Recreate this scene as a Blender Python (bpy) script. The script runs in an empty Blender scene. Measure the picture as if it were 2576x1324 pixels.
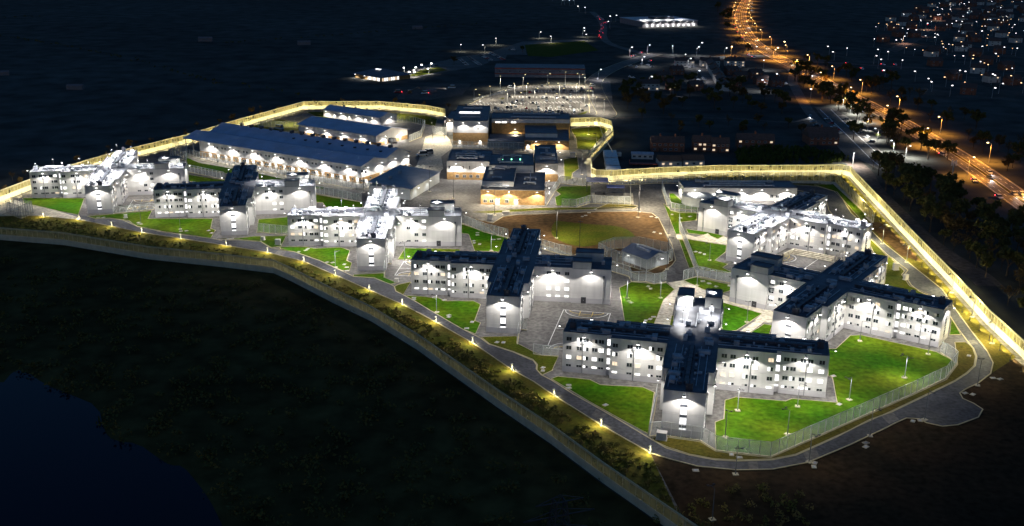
import bpy, bmesh, math, random
from mathutils import Vector, Matrix, geometry, noise

R = math.radians
scene = bpy.context.scene
COL = scene.collection

# ------------------------------------------------------------------ camera
CAM_H, CAM_PITCH, CAM_ROLL = 128.43, 0.31645541, 0.00849775
FPX, CX, CY = 2604.07, 1288.0, 661.9          # survey grid: 2576 units across the view
_f = Vector((0, math.cos(CAM_PITCH), -math.sin(CAM_PITCH)))
_u = Vector((0, math.sin(CAM_PITCH), math.cos(CAM_PITCH)))
_r = Vector((1, 0, 0))
CR = _r * math.cos(CAM_ROLL) + _u * math.sin(CAM_ROLL)
CU = -_r * math.sin(CAM_ROLL) + _u * math.cos(CAM_ROLL)
CF = _f
cam_d = bpy.data.cameras.new('camera')
cam_d.sensor_width = 36.0
cam_d.sensor_fit = 'HORIZONTAL'
cam_d.lens = 36.392
cam_d.clip_start = 1.0
cam_d.clip_end = 30000
cam = bpy.data.objects.new('camera', cam_d)
COL.objects.link(cam)
M = Matrix.Identity(4)
for i in range(3):
    M[i][0], M[i][1], M[i][2] = CR[i], CU[i], -CF[i]
M[2][3] = CAM_H
cam.matrix_world = M
scene.camera = cam
CAMP = Vector((0, 0, CAM_H))

# ------------------------------------------------------------------ world, moon, exposure
SKY_STRENGTH = 0.07
world = bpy.data.worlds.new('World')
scene.world = world
world.use_nodes = True
wn = world.node_tree
bg = wn.nodes['Background']
sky = wn.nodes.new('ShaderNodeTexSky')
sky.sky_type = 'NISHITA'
sky.sun_disc = False
sky.sun_elevation = R(1.5)
sky.sun_rotation = R(200)
sky.air_density = 1.0
sky.dust_density = 0.3
sky.ozone_density = 4.0
wn.links.new(sky.outputs[0], bg.inputs['Color'])
bg.inputs['Strength'].default_value = SKY_STRENGTH
sun_d = bpy.data.lights.new('sun', 'SUN')
sun_d.energy = 0.006
sun_d.angle = R(12)
sun_d.color = (0.75, 0.85, 1.0)
sun = bpy.data.objects.new('sun', sun_d)
sun.rotation_euler = (R(50), 0, R(200 - 180))
COL.objects.link(sun)
scene.view_settings.view_transform = 'Standard'
scene.view_settings.look = 'None'
scene.view_settings.exposure = 1.7
scene.view_settings.gamma = 1.0
scene.render.engine = 'CYCLES'
scene.cycles.use_denoising = True
scene.cycles.max_bounces = 5
scene.cycles.diffuse_bounces = 3
scene.cycles.glossy_bounces = 2
scene.cycles.transparent_max_bounces = 12
scene.cycles.use_light_tree = True
scene.cycles.sample_clamp_indirect = 4.0
scene.cycles.caustics_reflective = False
scene.cycles.caustics_refractive = False

# ------------------------------------------------------------------ survey helpers
def G(x, y, z=0.0):
    d = CR * ((x - CX) / FPX) + CU * (-(y - CY) / FPX) + CF
    t = (z - CAM_H) / d.z
    return Vector((d.x * t, d.y * t, z))
def GR(ox, oy, s):
    return lambda x, y, z=0.0: G(ox + x * s, oy + y * s, z)
Z1 = GR(0, 339.9, .25); Z2 = GR(429.3, 232.6, .25); Z3 = GR(1073.3, 214.7, .25); Z4 = GR(644, 447.2, .25)
Z5 = GR(983.9, 536.7, .25); Z6 = GR(1341.7, 697.7, .25); Z7 = GR(1645.8, 429.3, .25); Z8 = GR(1788.9, 608.2, .25)
ZZ = GR(1645.8, 805, .2972); R2 = GR(2057.2, 608.2, .3918); R4 = GR(1431, 0, .2432); R5 = GR(1950, 0, .3783)
R6 = GR(1520.6, 268.3, .27778); R8 = GR(1162.8, 894.5, .3242); D1 = GR(858.7, 71.6, .27778)
Q2 = GR(1073.3, 250.4, .15278); Q3 = GR(1073.3, 357.8, .15278); C1 = GR(1234.3, 196.8, .13889)
N1 = GR(1413.2, 268.3, .20264); N2 = GR(1431.1, 500.9, .17565); N3 = GR(2057.2, 411.4, .20271)
N7 = GR(1645.8, 107.3, .17361)

# ------------------------------------------------------------------ materials
MATS = {}
def pmat(name, col, rough=.8, var=.15, scale=.5, metal=0.0, col2=None, detail=4, spec=.3, bump=0.0, scale2=None, stretch=None):
    if name in MATS: return MATS[name]
    m = bpy.data.materials.new(name); m.use_nodes = True
    nt = m.node_tree; b = nt.nodes['Principled BSDF']
    b.inputs['Roughness'].default_value = rough
    b.inputs['Metallic'].default_value = metal
    b.inputs['Specular IOR Level'].default_value = spec
    geo = nt.nodes.new('ShaderNodeNewGeometry')
    nz = nt.nodes.new('ShaderNodeTexNoise'); nz.inputs['Scale'].default_value = scale; nz.inputs['Detail'].default_value = detail
    if stretch:
        mp = nt.nodes.new('ShaderNodeMapping'); mp.inputs['Scale'].default_value = (1, 1, stretch)
        nt.links.new(geo.outputs['Position'], mp.inputs[0]); nt.links.new(mp.outputs[0], nz.inputs['Vector'])
    else: nt.links.new(geo.outputs['Position'], nz.inputs['Vector'])
    mx = nt.nodes.new('ShaderNodeMix'); mx.data_type = 'RGBA'
    c2 = col2 or tuple(c * (1 + var) for c in col); c1 = col if col2 else tuple(c * (1 - var) for c in col)
    mx.inputs[6].default_value = (*c1, 1); mx.inputs[7].default_value = (*c2, 1)
    rp = nt.nodes.new('ShaderNodeMapRange'); rp.inputs[1].default_value = .35; rp.inputs[2].default_value = .65
    nt.links.new(nz.outputs['Fac'], rp.inputs[0]); nt.links.new(rp.outputs[0], mx.inputs[0])
    out = mx.outputs[2]
    if scale2:
        n2 = nt.nodes.new('ShaderNodeTexNoise'); n2.inputs['Scale'].default_value = scale2; n2.inputs['Detail'].default_value = 3
        nt.links.new(geo.outputs['Position'], n2.inputs['Vector'])
        r2 = nt.nodes.new('ShaderNodeMapRange'); r2.inputs[1].default_value = .3; r2.inputs[2].default_value = .7
        r2.inputs[3].default_value = .6; r2.inputs[4].default_value = 1.35
        nt.links.new(n2.outputs['Fac'], r2.inputs[0])
        vm = nt.nodes.new('ShaderNodeVectorMath'); vm.operation = 'SCALE'
        nt.links.new(out, vm.inputs[0]); nt.links.new(r2.outputs[0], vm.inputs['Scale'])
        out = vm.outputs[0]
    nt.links.new(out, b.inputs['Base Color'])
    if bump:
        bn = nt.nodes.new('ShaderNodeBump'); bn.inputs['Strength'].default_value = bump; bn.inputs['Distance'].default_value = .2
        nt.links.new(nz.outputs['Fac'], bn.inputs['Height']); nt.links.new(bn.outputs[0], b.inputs['Normal'])
    MATS[name] = m
    return m
def emat(name, col, strength):
    m = bpy.data.materials.new(name); m.use_nodes = True
    nt = m.node_tree; b = nt.nodes['Principled BSDF']
    b.inputs['Base Color'].default_value = (.3, .3, .3, 1)
    b.inputs['Emission Color'].default_value = (*col, 1)
    b.inputs['Emission Strength'].default_value = strength
    m.cycles.emission_sampling = 'NONE'
    MATS[name] = m
    return m
def meshmat(name, col, cover, trans=.3):
    m = bpy.data.materials.new(name); m.use_nodes = True
    nt = m.node_tree; nt.nodes.clear()
    o = nt.nodes.new('ShaderNodeOutputMaterial'); tr = nt.nodes.new('ShaderNodeBsdfTransparent')
    df = nt.nodes.new('ShaderNodeBsdfDiffuse'); tl = nt.nodes.new('ShaderNodeBsdfTranslucent')
    df.inputs[0].default_value = (*col, 1); tl.inputs[0].default_value = (*col, 1)
    m1 = nt.nodes.new('ShaderNodeMixShader'); m1.inputs[0].default_value = trans
    nt.links.new(df.outputs[0], m1.inputs[1]); nt.links.new(tl.outputs[0], m1.inputs[2])
    # fine weld-mesh grid far below pixel size, thinned by a soft noise so that panels differ a little
    nz = nt.nodes.new('ShaderNodeTexNoise'); nz.inputs['Scale'].default_value = .35
    geo = nt.nodes.new('ShaderNodeNewGeometry'); nt.links.new(geo.outputs['Position'], nz.inputs['Vector'])
    mr = nt.nodes.new('ShaderNodeMapRange'); mr.inputs[1].default_value = .3; mr.inputs[2].default_value = .7
    mr.inputs[3].default_value = cover * .75; mr.inputs[4].default_value = cover * 1.25
    nt.links.new(nz.outputs['Fac'], mr.inputs[0])
    m2 = nt.nodes.new('ShaderNodeMixShader'); nt.links.new(mr.outputs[0], m2.inputs[0])
    nt.links.new(tr.outputs[0], m2.inputs[1]); nt.links.new(m1.outputs[0], m2.inputs[2]); nt.links.new(m2.outputs[0], o.inputs[0])
    MATS[name] = m
    return m
P = pmat
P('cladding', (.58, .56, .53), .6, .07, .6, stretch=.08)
P('cladding_green', (.40, .41, .39), .6, .08, .6, stretch=.08)
P('base_course', (.44, .42, .42), .7, .06, .3)
P('roof_membrane', (.11, .115, .13), .6, .25, .3, spec=.3)
P('roof_grey', (.24, .25, .28), .5, .15, .2, spec=.4)
P('post_grey', (.16, .165, .165), .5, .1, .8)
P('roof_blue', (.42, .455, .57), .45, .12, .15, metal=.0, spec=.5)
P('galvanised', (.42, .44, .47), .4, .2, .8, metal=.3)
P('roof_plant', (.33, .35, .38), .5, .3, .6)
P('roof_dark_plant', (.06, .065, .08), .5, .3, .6)
P('brick', (.36, .215, .085), .85, .2, .9, scale2=6)
P('brick_red', (.22, .085, .05), .85, .2, .9, scale2=6)
P('render_pale', (.5, .47, .42), .8, .1, .4)
P('asphalt', (.062, .063, .07), .75, .22, .12, scale2=.9, spec=.12)
P('asphalt_yard', (.125, .117, .108), .8, .2, .1, scale2=.7, spec=.12)
P('asphalt_old', (.12, .11, .098), .8, .22, .08, scale2=.6, spec=.12)
P('concrete', (.48, .43, .33), .8, .12, .15, scale2=.8, spec=.12)
P('concrete_wall', (.50, .46, .33), .8, .12, .35)
P('kerb', (.40, .34, .20), .8, .1, .4)
P('paint_white', (.75, .75, .72), .6, .1, .6)
P('paint_yellow', (.65, .45, .06), .6, .1, .6)
P('lawn', (.030, .104, .003), .9, .3, .045, col2=(.082, .112, .006), scale2=.55, bump=.3, spec=.02)
P('lawn_olive', (.055, .075, .006), .9, .3, .12, col2=(.085, .085, .010), scale2=1.2, bump=.3, spec=.02)
P('verge', (.115, .088, .018), .9, .3, .10, col2=(.08, .075, .012), scale2=1.1, bump=.3, spec=.02)
P('soil', (.11, .062, .026), .95, .3, .06, col2=(.07, .042, .02), scale2=.5, bump=.3, spec=.02)
P('bank_soil', (.12, .10, .022), .95, .3, .12, col2=(.075, .085, .012), scale2=.7, bump=.4, spec=.02)
P('field', (.056, .056, .050), .95, .3, .004, col2=(.075, .078, .07), scale2=.05, spec=.02)
P('scrub_ground', (.048, .038, .014), .95, .3, .03, col2=(.08, .062, .022), scale2=.15, spec=.02)
P('track', (.11, .085, .07), .9, .2, .08, scale2=.5, spec=.12)
P('soil_dark', (.05, .030, .016), .95, .3, .06, col2=(.03, .022, .013), scale2=.5, spec=.02)
P('shelter_sheet', (.13, .13, .14), .8, .1, .4)
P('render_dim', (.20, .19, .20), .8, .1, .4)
P('bark', (.07, .05, .035), .9, .3, 1.5)
P('leaf_dark', (.065, .07, .022), .8, .3, .4, col2=(.095, .085, .03), spec=.02)
P('leaf_autumn', (.13, .08, .03), .8, .3, .4, col2=(.09, .065, .026), spec=.02)
P('leaf_hedge', (.05, .07, .015), .8, .3, .6, col2=(.075, .085, .02), spec=.02)
P('leaf_bank', (.11, .12, .028), .8, .3, .25, col2=(.23, .17, .06), spec=.02)
P('steel_post', (.45, .46, .44), .5, .1, .8, metal=.2)
P('steel_dark', (.05, .05, .055), .5, .1, .8, metal=.3)
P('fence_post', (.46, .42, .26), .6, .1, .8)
P('cover', (.42, .37, .27), .8, .2, .9)
P('glass_dark', (.02, .025, .03), .15, .1, .5, spec=.5)
P('frame', (.48, .48, .47), .5, .1, .8)
P('tyre', (.02, .02, .02), .8, .1, 1)
P('timber_dark', (.08, .05, .035), .8, .2, 1)
P('tile_roof', (.09, .06, .05), .8, .2, .8)
P('canvas_blue', (.10, .12, .28), .7, .15, .6)
P('rust_red', (.30, .06, .04), .7, .2, .6)
for n, c in {'white': (.7, .7, .7), 'silver': (.38, .39, .41), 'black': (.02, .02, .025), 'dark_blue': (.02, .03, .09), 'red': (.35, .02, .02), 'grey': (.12, .12, .13), 'brown': (.10, .06, .03)}.items():
    P('paint_car_' + n, c, .3, .03, 1, metal=.15, spec=.5)
emat('lens_white', (1, .97, .93), 6)
emat('lens_yellow', (1, .85, .4), 1.2)
emat('lens_orange', (1, .62, .26), 5)
emat('lens_cool', (.85, .93, 1), 2)
emat('lens_far', (.95, .93, .95), 1.5)
emat('lens_far_warm', (1, .6, .3), 1.1)
emat('window_lit', (1, .97, .9), .75)
emat('window_warm', (1, .74, .48), .33)
emat('window_dim', (.75, .62, .5), .10)
emat('stair_glow', (1, .99, 1), .6)
emat('head_lamp', (.92, .94, 1), 14)
emat('tail_lamp', (1, .03, .05), 5)
emat('indicator_green', (.2, 1, .5), 4)
meshmat('weldmesh_perimeter', (.42, .37, .18), .58, .45)  # yellow lamp light is tinted into this mesh colour
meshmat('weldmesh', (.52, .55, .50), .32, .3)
wm = bpy.data.materials.new('water'); wm.use_nodes = True
wb = wm.node_tree.nodes['Principled BSDF']
wb.inputs['Base Color'].default_value = (.002, .004, .012, 1); wb.inputs['Roughness'].default_value = .12; wb.inputs['Specular IOR Level'].default_value = .07
wnz = wm.node_tree.nodes.new('ShaderNodeTexNoise'); wnz.inputs['Scale'].default_value = 40
wbp = wm.node_tree.nodes.new('ShaderNodeBump'); wbp.inputs['Strength'].default_value = .1
wm.node_tree.links.new(wnz.outputs['Fac'], wbp.inputs['Height']); wm.node_tree.links.new(wbp.outputs[0], wb.inputs['Normal'])
MATS['water'] = wm

# ------------------------------------------------------------------ mesh helpers
class MB:
    def __init__(s): s.v = []; s.f = []; s.mi = []
    def add(s, vs, fs, mi=0):
        o = len(s.v); s.v += [tuple(q) for q in vs]; s.f += [tuple(i + o for i in f) for f in fs]; s.mi += [mi] * len(fs)
        return s
    def box(s, x0, x1, y0, y1, z0, z1, mi=0):
        return s.add([(x0, y0, z0), (x1, y0, z0), (x1, y1, z0), (x0, y1, z0), (x0, y0, z1), (x1, y0, z1), (x1, y1, z1), (x0, y1, z1)],
                     [(0, 3, 2, 1), (4, 5, 6, 7), (0, 1, 5, 4), (1, 2, 6, 5), (2, 3, 7, 6), (3, 0, 4, 7)], mi)
    def prism(s, poly, z0, z1, mi=0, bottom=False):
        n = len(poly); a = sum(poly[i][0] * poly[(i + 1) % n][1] - poly[(i + 1) % n][0] * poly[i][1] for i in range(n))
        if a < 0: poly = list(reversed(poly))
        vs = [(x, y, z0) for x, y in poly] + [(x, y, z1) for x, y in poly]
        fs = [(i, (i + 1) % n, n + (i + 1) % n, n + i) for i in range(n)]
        tri = geometry.tessellate_polygon([[Vector((x, y, 0)) for x, y in poly]])
        for t in tri:
            q = [poly[k] for k in t]
            ar = (q[1][0] - q[0][0]) * (q[2][1] - q[0][1]) - (q[2][0] - q[0][0]) * (q[1][1] - q[0][1])
            t = t if ar > 0 else t[::-1]
            fs.append(tuple(n + k for k in t))
            if bottom: fs.append(tuple(k for k in t[::-1]))
        return s.add(vs, fs, mi)
    def sheet(s, poly, z, mi=0):
        tri = geometry.tessellate_polygon([[Vector((q[0], q[1], 0)) for q in poly]]); fs = []
        for t in tri:
            q = [poly[k] for k in t]
            ar = (q[1][0] - q[0][0]) * (q[2][1] - q[0][1]) - (q[2][0] - q[0][0]) * (q[1][1] - q[0][1])
            fs.append(tuple(t) if ar > 0 else tuple(t[::-1]))
        return s.add([(q[0], q[1], z) for q in poly], fs, mi)
    def cyl(s, c, r, z0, z1, n=8, mi=0, r1=None):
        r1 = r if r1 is None else r1
        vs = [(c[0] + r * math.cos(2 * math.pi * i / n), c[1] + r * math.sin(2 * math.pi * i / n), z0) for i in range(n)]
        vs += [(c[0] + r1 * math.cos(2 * math.pi * i / n), c[1] + r1 * math.sin(2 * math.pi * i / n), z1) for i in range(n)]
        return s.add(vs, [(i, (i + 1) % n, n + (i + 1) % n, n + i) for i in range(n)] + [tuple(range(n, 2 * n)), tuple(reversed(range(n)))], mi)
    def bar(s, a, b, w=.1, h=None, mi=0):
        a, b = Vector(a), Vector(b); d = (b - a)
        if d.length < 1e-6: return s
        d.normalize(); up = Vector((0, 0, 1)) if abs(d.z) < .95 else Vector((1, 0, 0))
        x = d.cross(up).normalized() * (w / 2); y = x.cross(d).normalized() * ((h or w) / 2)
        vs = [a - x - y, a + x - y, a + x + y, a - x + y, b - x - y, b + x - y, b + x + y, b - x + y]
        return s.add(vs, [(0, 1, 2, 3), (7, 6, 5, 4), (0, 4, 5, 1), (1, 5, 6, 2), (2, 6, 7, 3), (3, 7, 4, 0)], mi)
    def mesh(s, name, *mats):
        me = bpy.data.meshes.new(name); me.from_pydata(s.v, [], s.f)
        for m in mats: me.materials.append(MATS[m])
        if any(s.mi): me.polygons.foreach_set('material_index', s.mi)
        me.update()
        return me
def tag(o, label=None, cat=None, group=None, kind=None):
    if label: o['label'] = label
    if cat: o['category'] = cat
    if group: o['group'] = group
    if kind: o['kind'] = kind
    return o
def ob(name, me, parent=None, loc=(0, 0, 0), rz=0.0, **k):
    o = bpy.data.objects.new(name, me); COL.objects.link(o)
    o.location = loc; o.rotation_euler = (0, 0, rz)
    if parent is not None: o.parent = parent
    return tag(o, **k)
def root(name, loc, rz, label, cat, group=None):
    return ob(name, None, None, loc, rz, label=label, cat=cat, group=group)
def copy_tree(o, parent=None):
    c = o.copy(); COL.objects.link(c); c.parent = parent
    for ch in o.children: copy_tree(ch, c)
    return c
CACHE = {}
def cached(key, fn):
    if key not in CACHE: CACHE[key] = fn()
    return CACHE[key]
LIGHTS = {}
def lamp(parent, loc, kind, power, color, size=130, blend=.2, radius=.15, rot=(0, 0, 0), name='lamp_light'):
    key = (kind, power, color, size, blend, radius)
    if key not in LIGHTS:
        d = bpy.data.lights.new(name, kind); d.energy = power; d.color = color; d.shadow_soft_size = radius
        if kind == 'SPOT': d.spot_size = R(size); d.spot_blend = blend
        LIGHTS[key] = d
    o = bpy.data.objects.new(name, LIGHTS[key]); COL.objects.link(o); o.location = loc; o.rotation_euler = rot
    o.parent = parent
    return o
def poly_sheet(name, pts, z, mat, kind='structure', parent=None, **k):
    me = MB().sheet([(q[0], q[1]) for q in pts], z).mesh(name, mat)
    return ob(name, me, parent, kind=kind, **k)
def strip(mb, pts, w, z0, z1, closed=False, mi=0):
    """a continuous strip of width w along pts, top at z1"""
    n = len(pts); pts = [Vector((q[0], q[1])) for q in pts]; L = []; Rr = []
    for i in range(n):
        a = pts[i - 1] if (i or closed) else None; b = pts[(i + 1) % n] if (i < n - 1 or closed) else None
        d = Vector((0, 0))
        if a is not None and (pts[i] - a).length > 1e-6: d += (pts[i] - a).normalized()
        if b is not None and (b - pts[i]).length > 1e-6: d += (b - pts[i]).normalized()
        if d.length < 1e-6: d = Vector((1, 0))
        d.normalize(); nn = Vector((-d.y, d.x)) * (w / 2)
        L.append(pts[i] + nn); Rr.append(pts[i] - nn)
    m = n if closed else n - 1
    for i in range(m):
        j = (i + 1) % n
        vs = [(*Rr[i], z0), (*Rr[j], z0), (*L[j], z0), (*L[i], z0), (*Rr[i], z1), (*Rr[j], z1), (*L[j], z1), (*L[i], z1)]
        mb.add(vs, [(4, 5, 6, 7), (0, 1, 5, 4), (2, 3, 7, 6)], mi)
    return mb
def smooth_line(pts, it=2):
    pts = [Vector((q[0], q[1])) for q in pts]
    for _ in range(it):
        o = [pts[0]]
        for a, b in zip(pts, pts[1:]): o += [a * .75 + b * .25, a * .25 + b * .75]
        o.append(pts[-1]); pts = o
    return pts
def inside(pt, poly):
    x, y = pt[0], pt[1]; c = False; n = len(poly)
    for i in range(n):
        x1, y1 = poly[i][0], poly[i][1]; x2, y2 = poly[i - 1][0], poly[i - 1][1]
        if (y1 > y) != (y2 > y) and x < (x2 - x1) * (y - y1) / (y2 - y1) + x1: c = not c
    return c
def along(pts, step, start=0.0):
    """points every step metres along a polyline with direction"""
    out = []; d = start
    for a, b in zip(pts, pts[1:]):
        a = Vector((a[0], a[1])); b = Vector((b[0], b[1])); L = (b - a).length; t = (b - a) / max(L, 1e-6)
        while d <= L: out.append((a + t * d, t)); d += step
        d -= L
    return out
# ================================================================== SETTING
def PX(pts, f=G): return [f(*q) for q in pts]
NEAR = [(-262, 428), (-232, 421), (-215, 417.5), (-186, 411), (-145, 393), (-113, 384), (-91.5, 377), (-83, 368), (-63, 344.5), (-47.6, 327.5), (-29.7, 303), (-3.7, 262.5), (10.8, 241), (22.5, 221.7), (39.8, 195.3), (52, 177)]
LEFT = [(-262, 428), (-250, 452), (-245.2, 480.8), (-241.2, 503.6), (-232.7, 542), (-223.7, 567.6), (-199, 620), (-181.8, 669), (-151.5, 747), (-96.4, 750), (-61.7, 734), (-47.5, 720)]
TOPR = [(38.5, 688.3), (58.5, 692.3), (64.9, 679.3), (63.2, 646), (44.2, 575.3), (41.9, 540.1), (44.1, 535.5), (53.1, 534.9), (78.5, 542.4), (109.1, 548.4), (165.6, 551.5), (180.1, 553), (182.3, 547.3)]
RIGHT = [(182.3, 547.3), (177.3, 493.9), (171.4, 428.8), (166.5, 373.5), (162.1, 329.5), (161, 301.7), (159, 270)]
SITE = NEAR + [(135, 190), (159, 262)] + RIGHT[::-1] + TOPR[::-1][1:] + [(38.5, 640), (-47.5, 640)] + LEFT[::-1][:-1]

gm = MB()
NG = 60
gs = 9000
gm.add([(-gs, -3000, 0), (gs, -3000, 0), (gs, 12000, 0), (-gs, 12000, 0)], [(0, 1, 2, 3)])
ob('ground', gm.mesh('ground', 'field'), kind='structure')
poly_sheet('scrubland', [(-420, 150)] + [(-420, 372), (-262, 418)] + [(x - .4, y - .4) for x, y in NEAR[1:]] + [(60, 120), (-420, 60)], .02, 'scrub_ground')
lk = smooth_line(PX([(-300, 940), (0, 973), (37, 930), (68, 936), (112, 967), (174, 992), (249, 1023), (261, 1085), (286, 1110), (348, 1116), (398, 1153), (429, 1172), (460, 1172), (497, 1216), (528, 1259), (553, 1309), (560, 1324), (580, 1500)]), 1)
poly_sheet('lake', lk + [Vector((-60, 150)), Vector((-300, 150))], .05, 'water')
poly_sheet('site_yard', SITE, .03, 'asphalt_yard')

# ---- perimeter road
RIN = [(0, 520), (100, 535), (175, 541), (220, 545), (240, 552), (277, 551), (310, 555), (332, 565), (345, 571), (410, 585), (475, 594), (530, 601), (555, 605), (600, 605), (644, 609), (656, 609), (671, 619), (684, 626), (744, 636), (804, 657), (859, 682), (889, 697), (941, 701), (981, 716), (992, 722), (996, 734), (1014, 743), (1044, 759), (1084, 783), (1159, 827), (1209, 852), (1231, 868), (1290, 887), (1342, 909), (1350, 920), (1349, 930), (1362, 945), (1386, 957), (1442, 993), (1487, 1018), (1560, 1060), (1630, 1102), (1676, 1129), (1735, 1147), (1800, 1159), (1854, 1162), (1943, 1159), (2002, 1147), (2103, 1102), (2187, 1058), (2241, 1039), (2331, 996), (2402, 961), (2433, 941), (2453, 922), (2457, 898), (2449, 878), (2433, 859), (2410, 828), (2390, 797), (2347, 750), (2312, 734), (2292, 718), (2275, 692), (2284, 681), (2230, 640), (2196, 608), (2150, 570), (2100, 548), (2085, 530), (2075, 492), (2008, 480), (1950, 478)]
ROUT = [(0, 545), (60, 543), (110, 545), (200, 554), (281, 570), (357, 586), (455, 601), (570, 619), (644, 631), (674, 636), (765, 659), (844, 693), (930, 731), (1013, 767), (1098, 812), (1189, 864), (1289, 932), (1342, 961), (1395, 997), (1513, 1071), (1636, 1141), (1684, 1156), (1753, 1174), (1854, 1184), (1943, 1182), (2032, 1165), (2139, 1120), (2228, 1078), (2253, 1065), (2280, 1053), (2312, 1055), (2331, 1065), (2371, 1074), (2410, 1070), (2461, 1051), (2472, 1031), (2449, 1016), (2422, 1004), (2414, 990), (2429, 980), (2461, 965), (2492, 941), (2498, 914), (2484, 886), (2441, 831), (2402, 777), (2371, 730), (2277, 655), (2218, 608), (2198, 587), (2161, 554), (2141, 537), (2121, 504), (2106, 484), (2056, 470), (2022, 467), (1950, 464)]
rin, rout = PX(RIN), PX(ROUT)
road = poly_sheet('perimeter_road', rin + rout[::-1], .16, 'asphalt')
kb = MB(); strip(kb, rin[3:], .35, .1, .24); strip(kb, rout[3:], .35, .1, .24)
ob('kerb', kb.mesh('kerb', 'kerb'), road)
poly_sheet('gate_apron', PX([(0, 505), (20, 497), (60, 512), (107, 523), (150, 533), (175, 541), (205, 549), (200, 554), (110, 545), (60, 543), (0, 545)]), .18, 'concrete')

# ---- bank between perimeter road and near fence, and earth margins
bank_poly = [(q.x, q.y) for q in rout[:21]] + [(q[0], q[1]) for q in NEAR[::-1][1:-1]]
poly_sheet('bank', bank_poly, .06, 'bank_soil')
poly_sheet('verge_strip', PX([(0, 552), (110, 551), (200, 559), (281, 575), (357, 591), (455, 606), (570, 624), (674, 642), (765, 666), (844, 700), (930, 738), (1013, 775), (1098, 821), (1189, 874), (1289, 943), (1395, 1008), (1513, 1083), (1636, 1152), (1636, 1141), (1513, 1071), (1395, 997), (1289, 932), (1189, 864), (1098, 812), (1013, 767), (930, 731), (844, 693), (765, 659), (674, 636), (570, 619), (455, 601), (357, 586), (281, 570), (200, 554), (110, 545), (0, 545)]), .10, 'verge')
poly_sheet('earth_margin', [(q.x, q.y) for q in rout[20:42]] + [(158, 300), (159, 270), (135, 190), (52, 177), (41, 195)], .06, 'soil_dark')
poly_sheet('right_margin', [(q.x, q.y) for q in rout[41:]] + [(100, 545), (164, 548), (179, 550), (180.5, 546), (175.3, 494), (169.4, 429), (164.5, 373.5), (160.1, 329.5), (159, 301)], .06, 'verge')
poly_sheet('soil_patch', PX([(2190, 560), (2215, 560), (2255, 590), (2300, 640), (2320, 660), (2270, 645), (2225, 605), (2198, 580)]), .09, 'soil')

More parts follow.
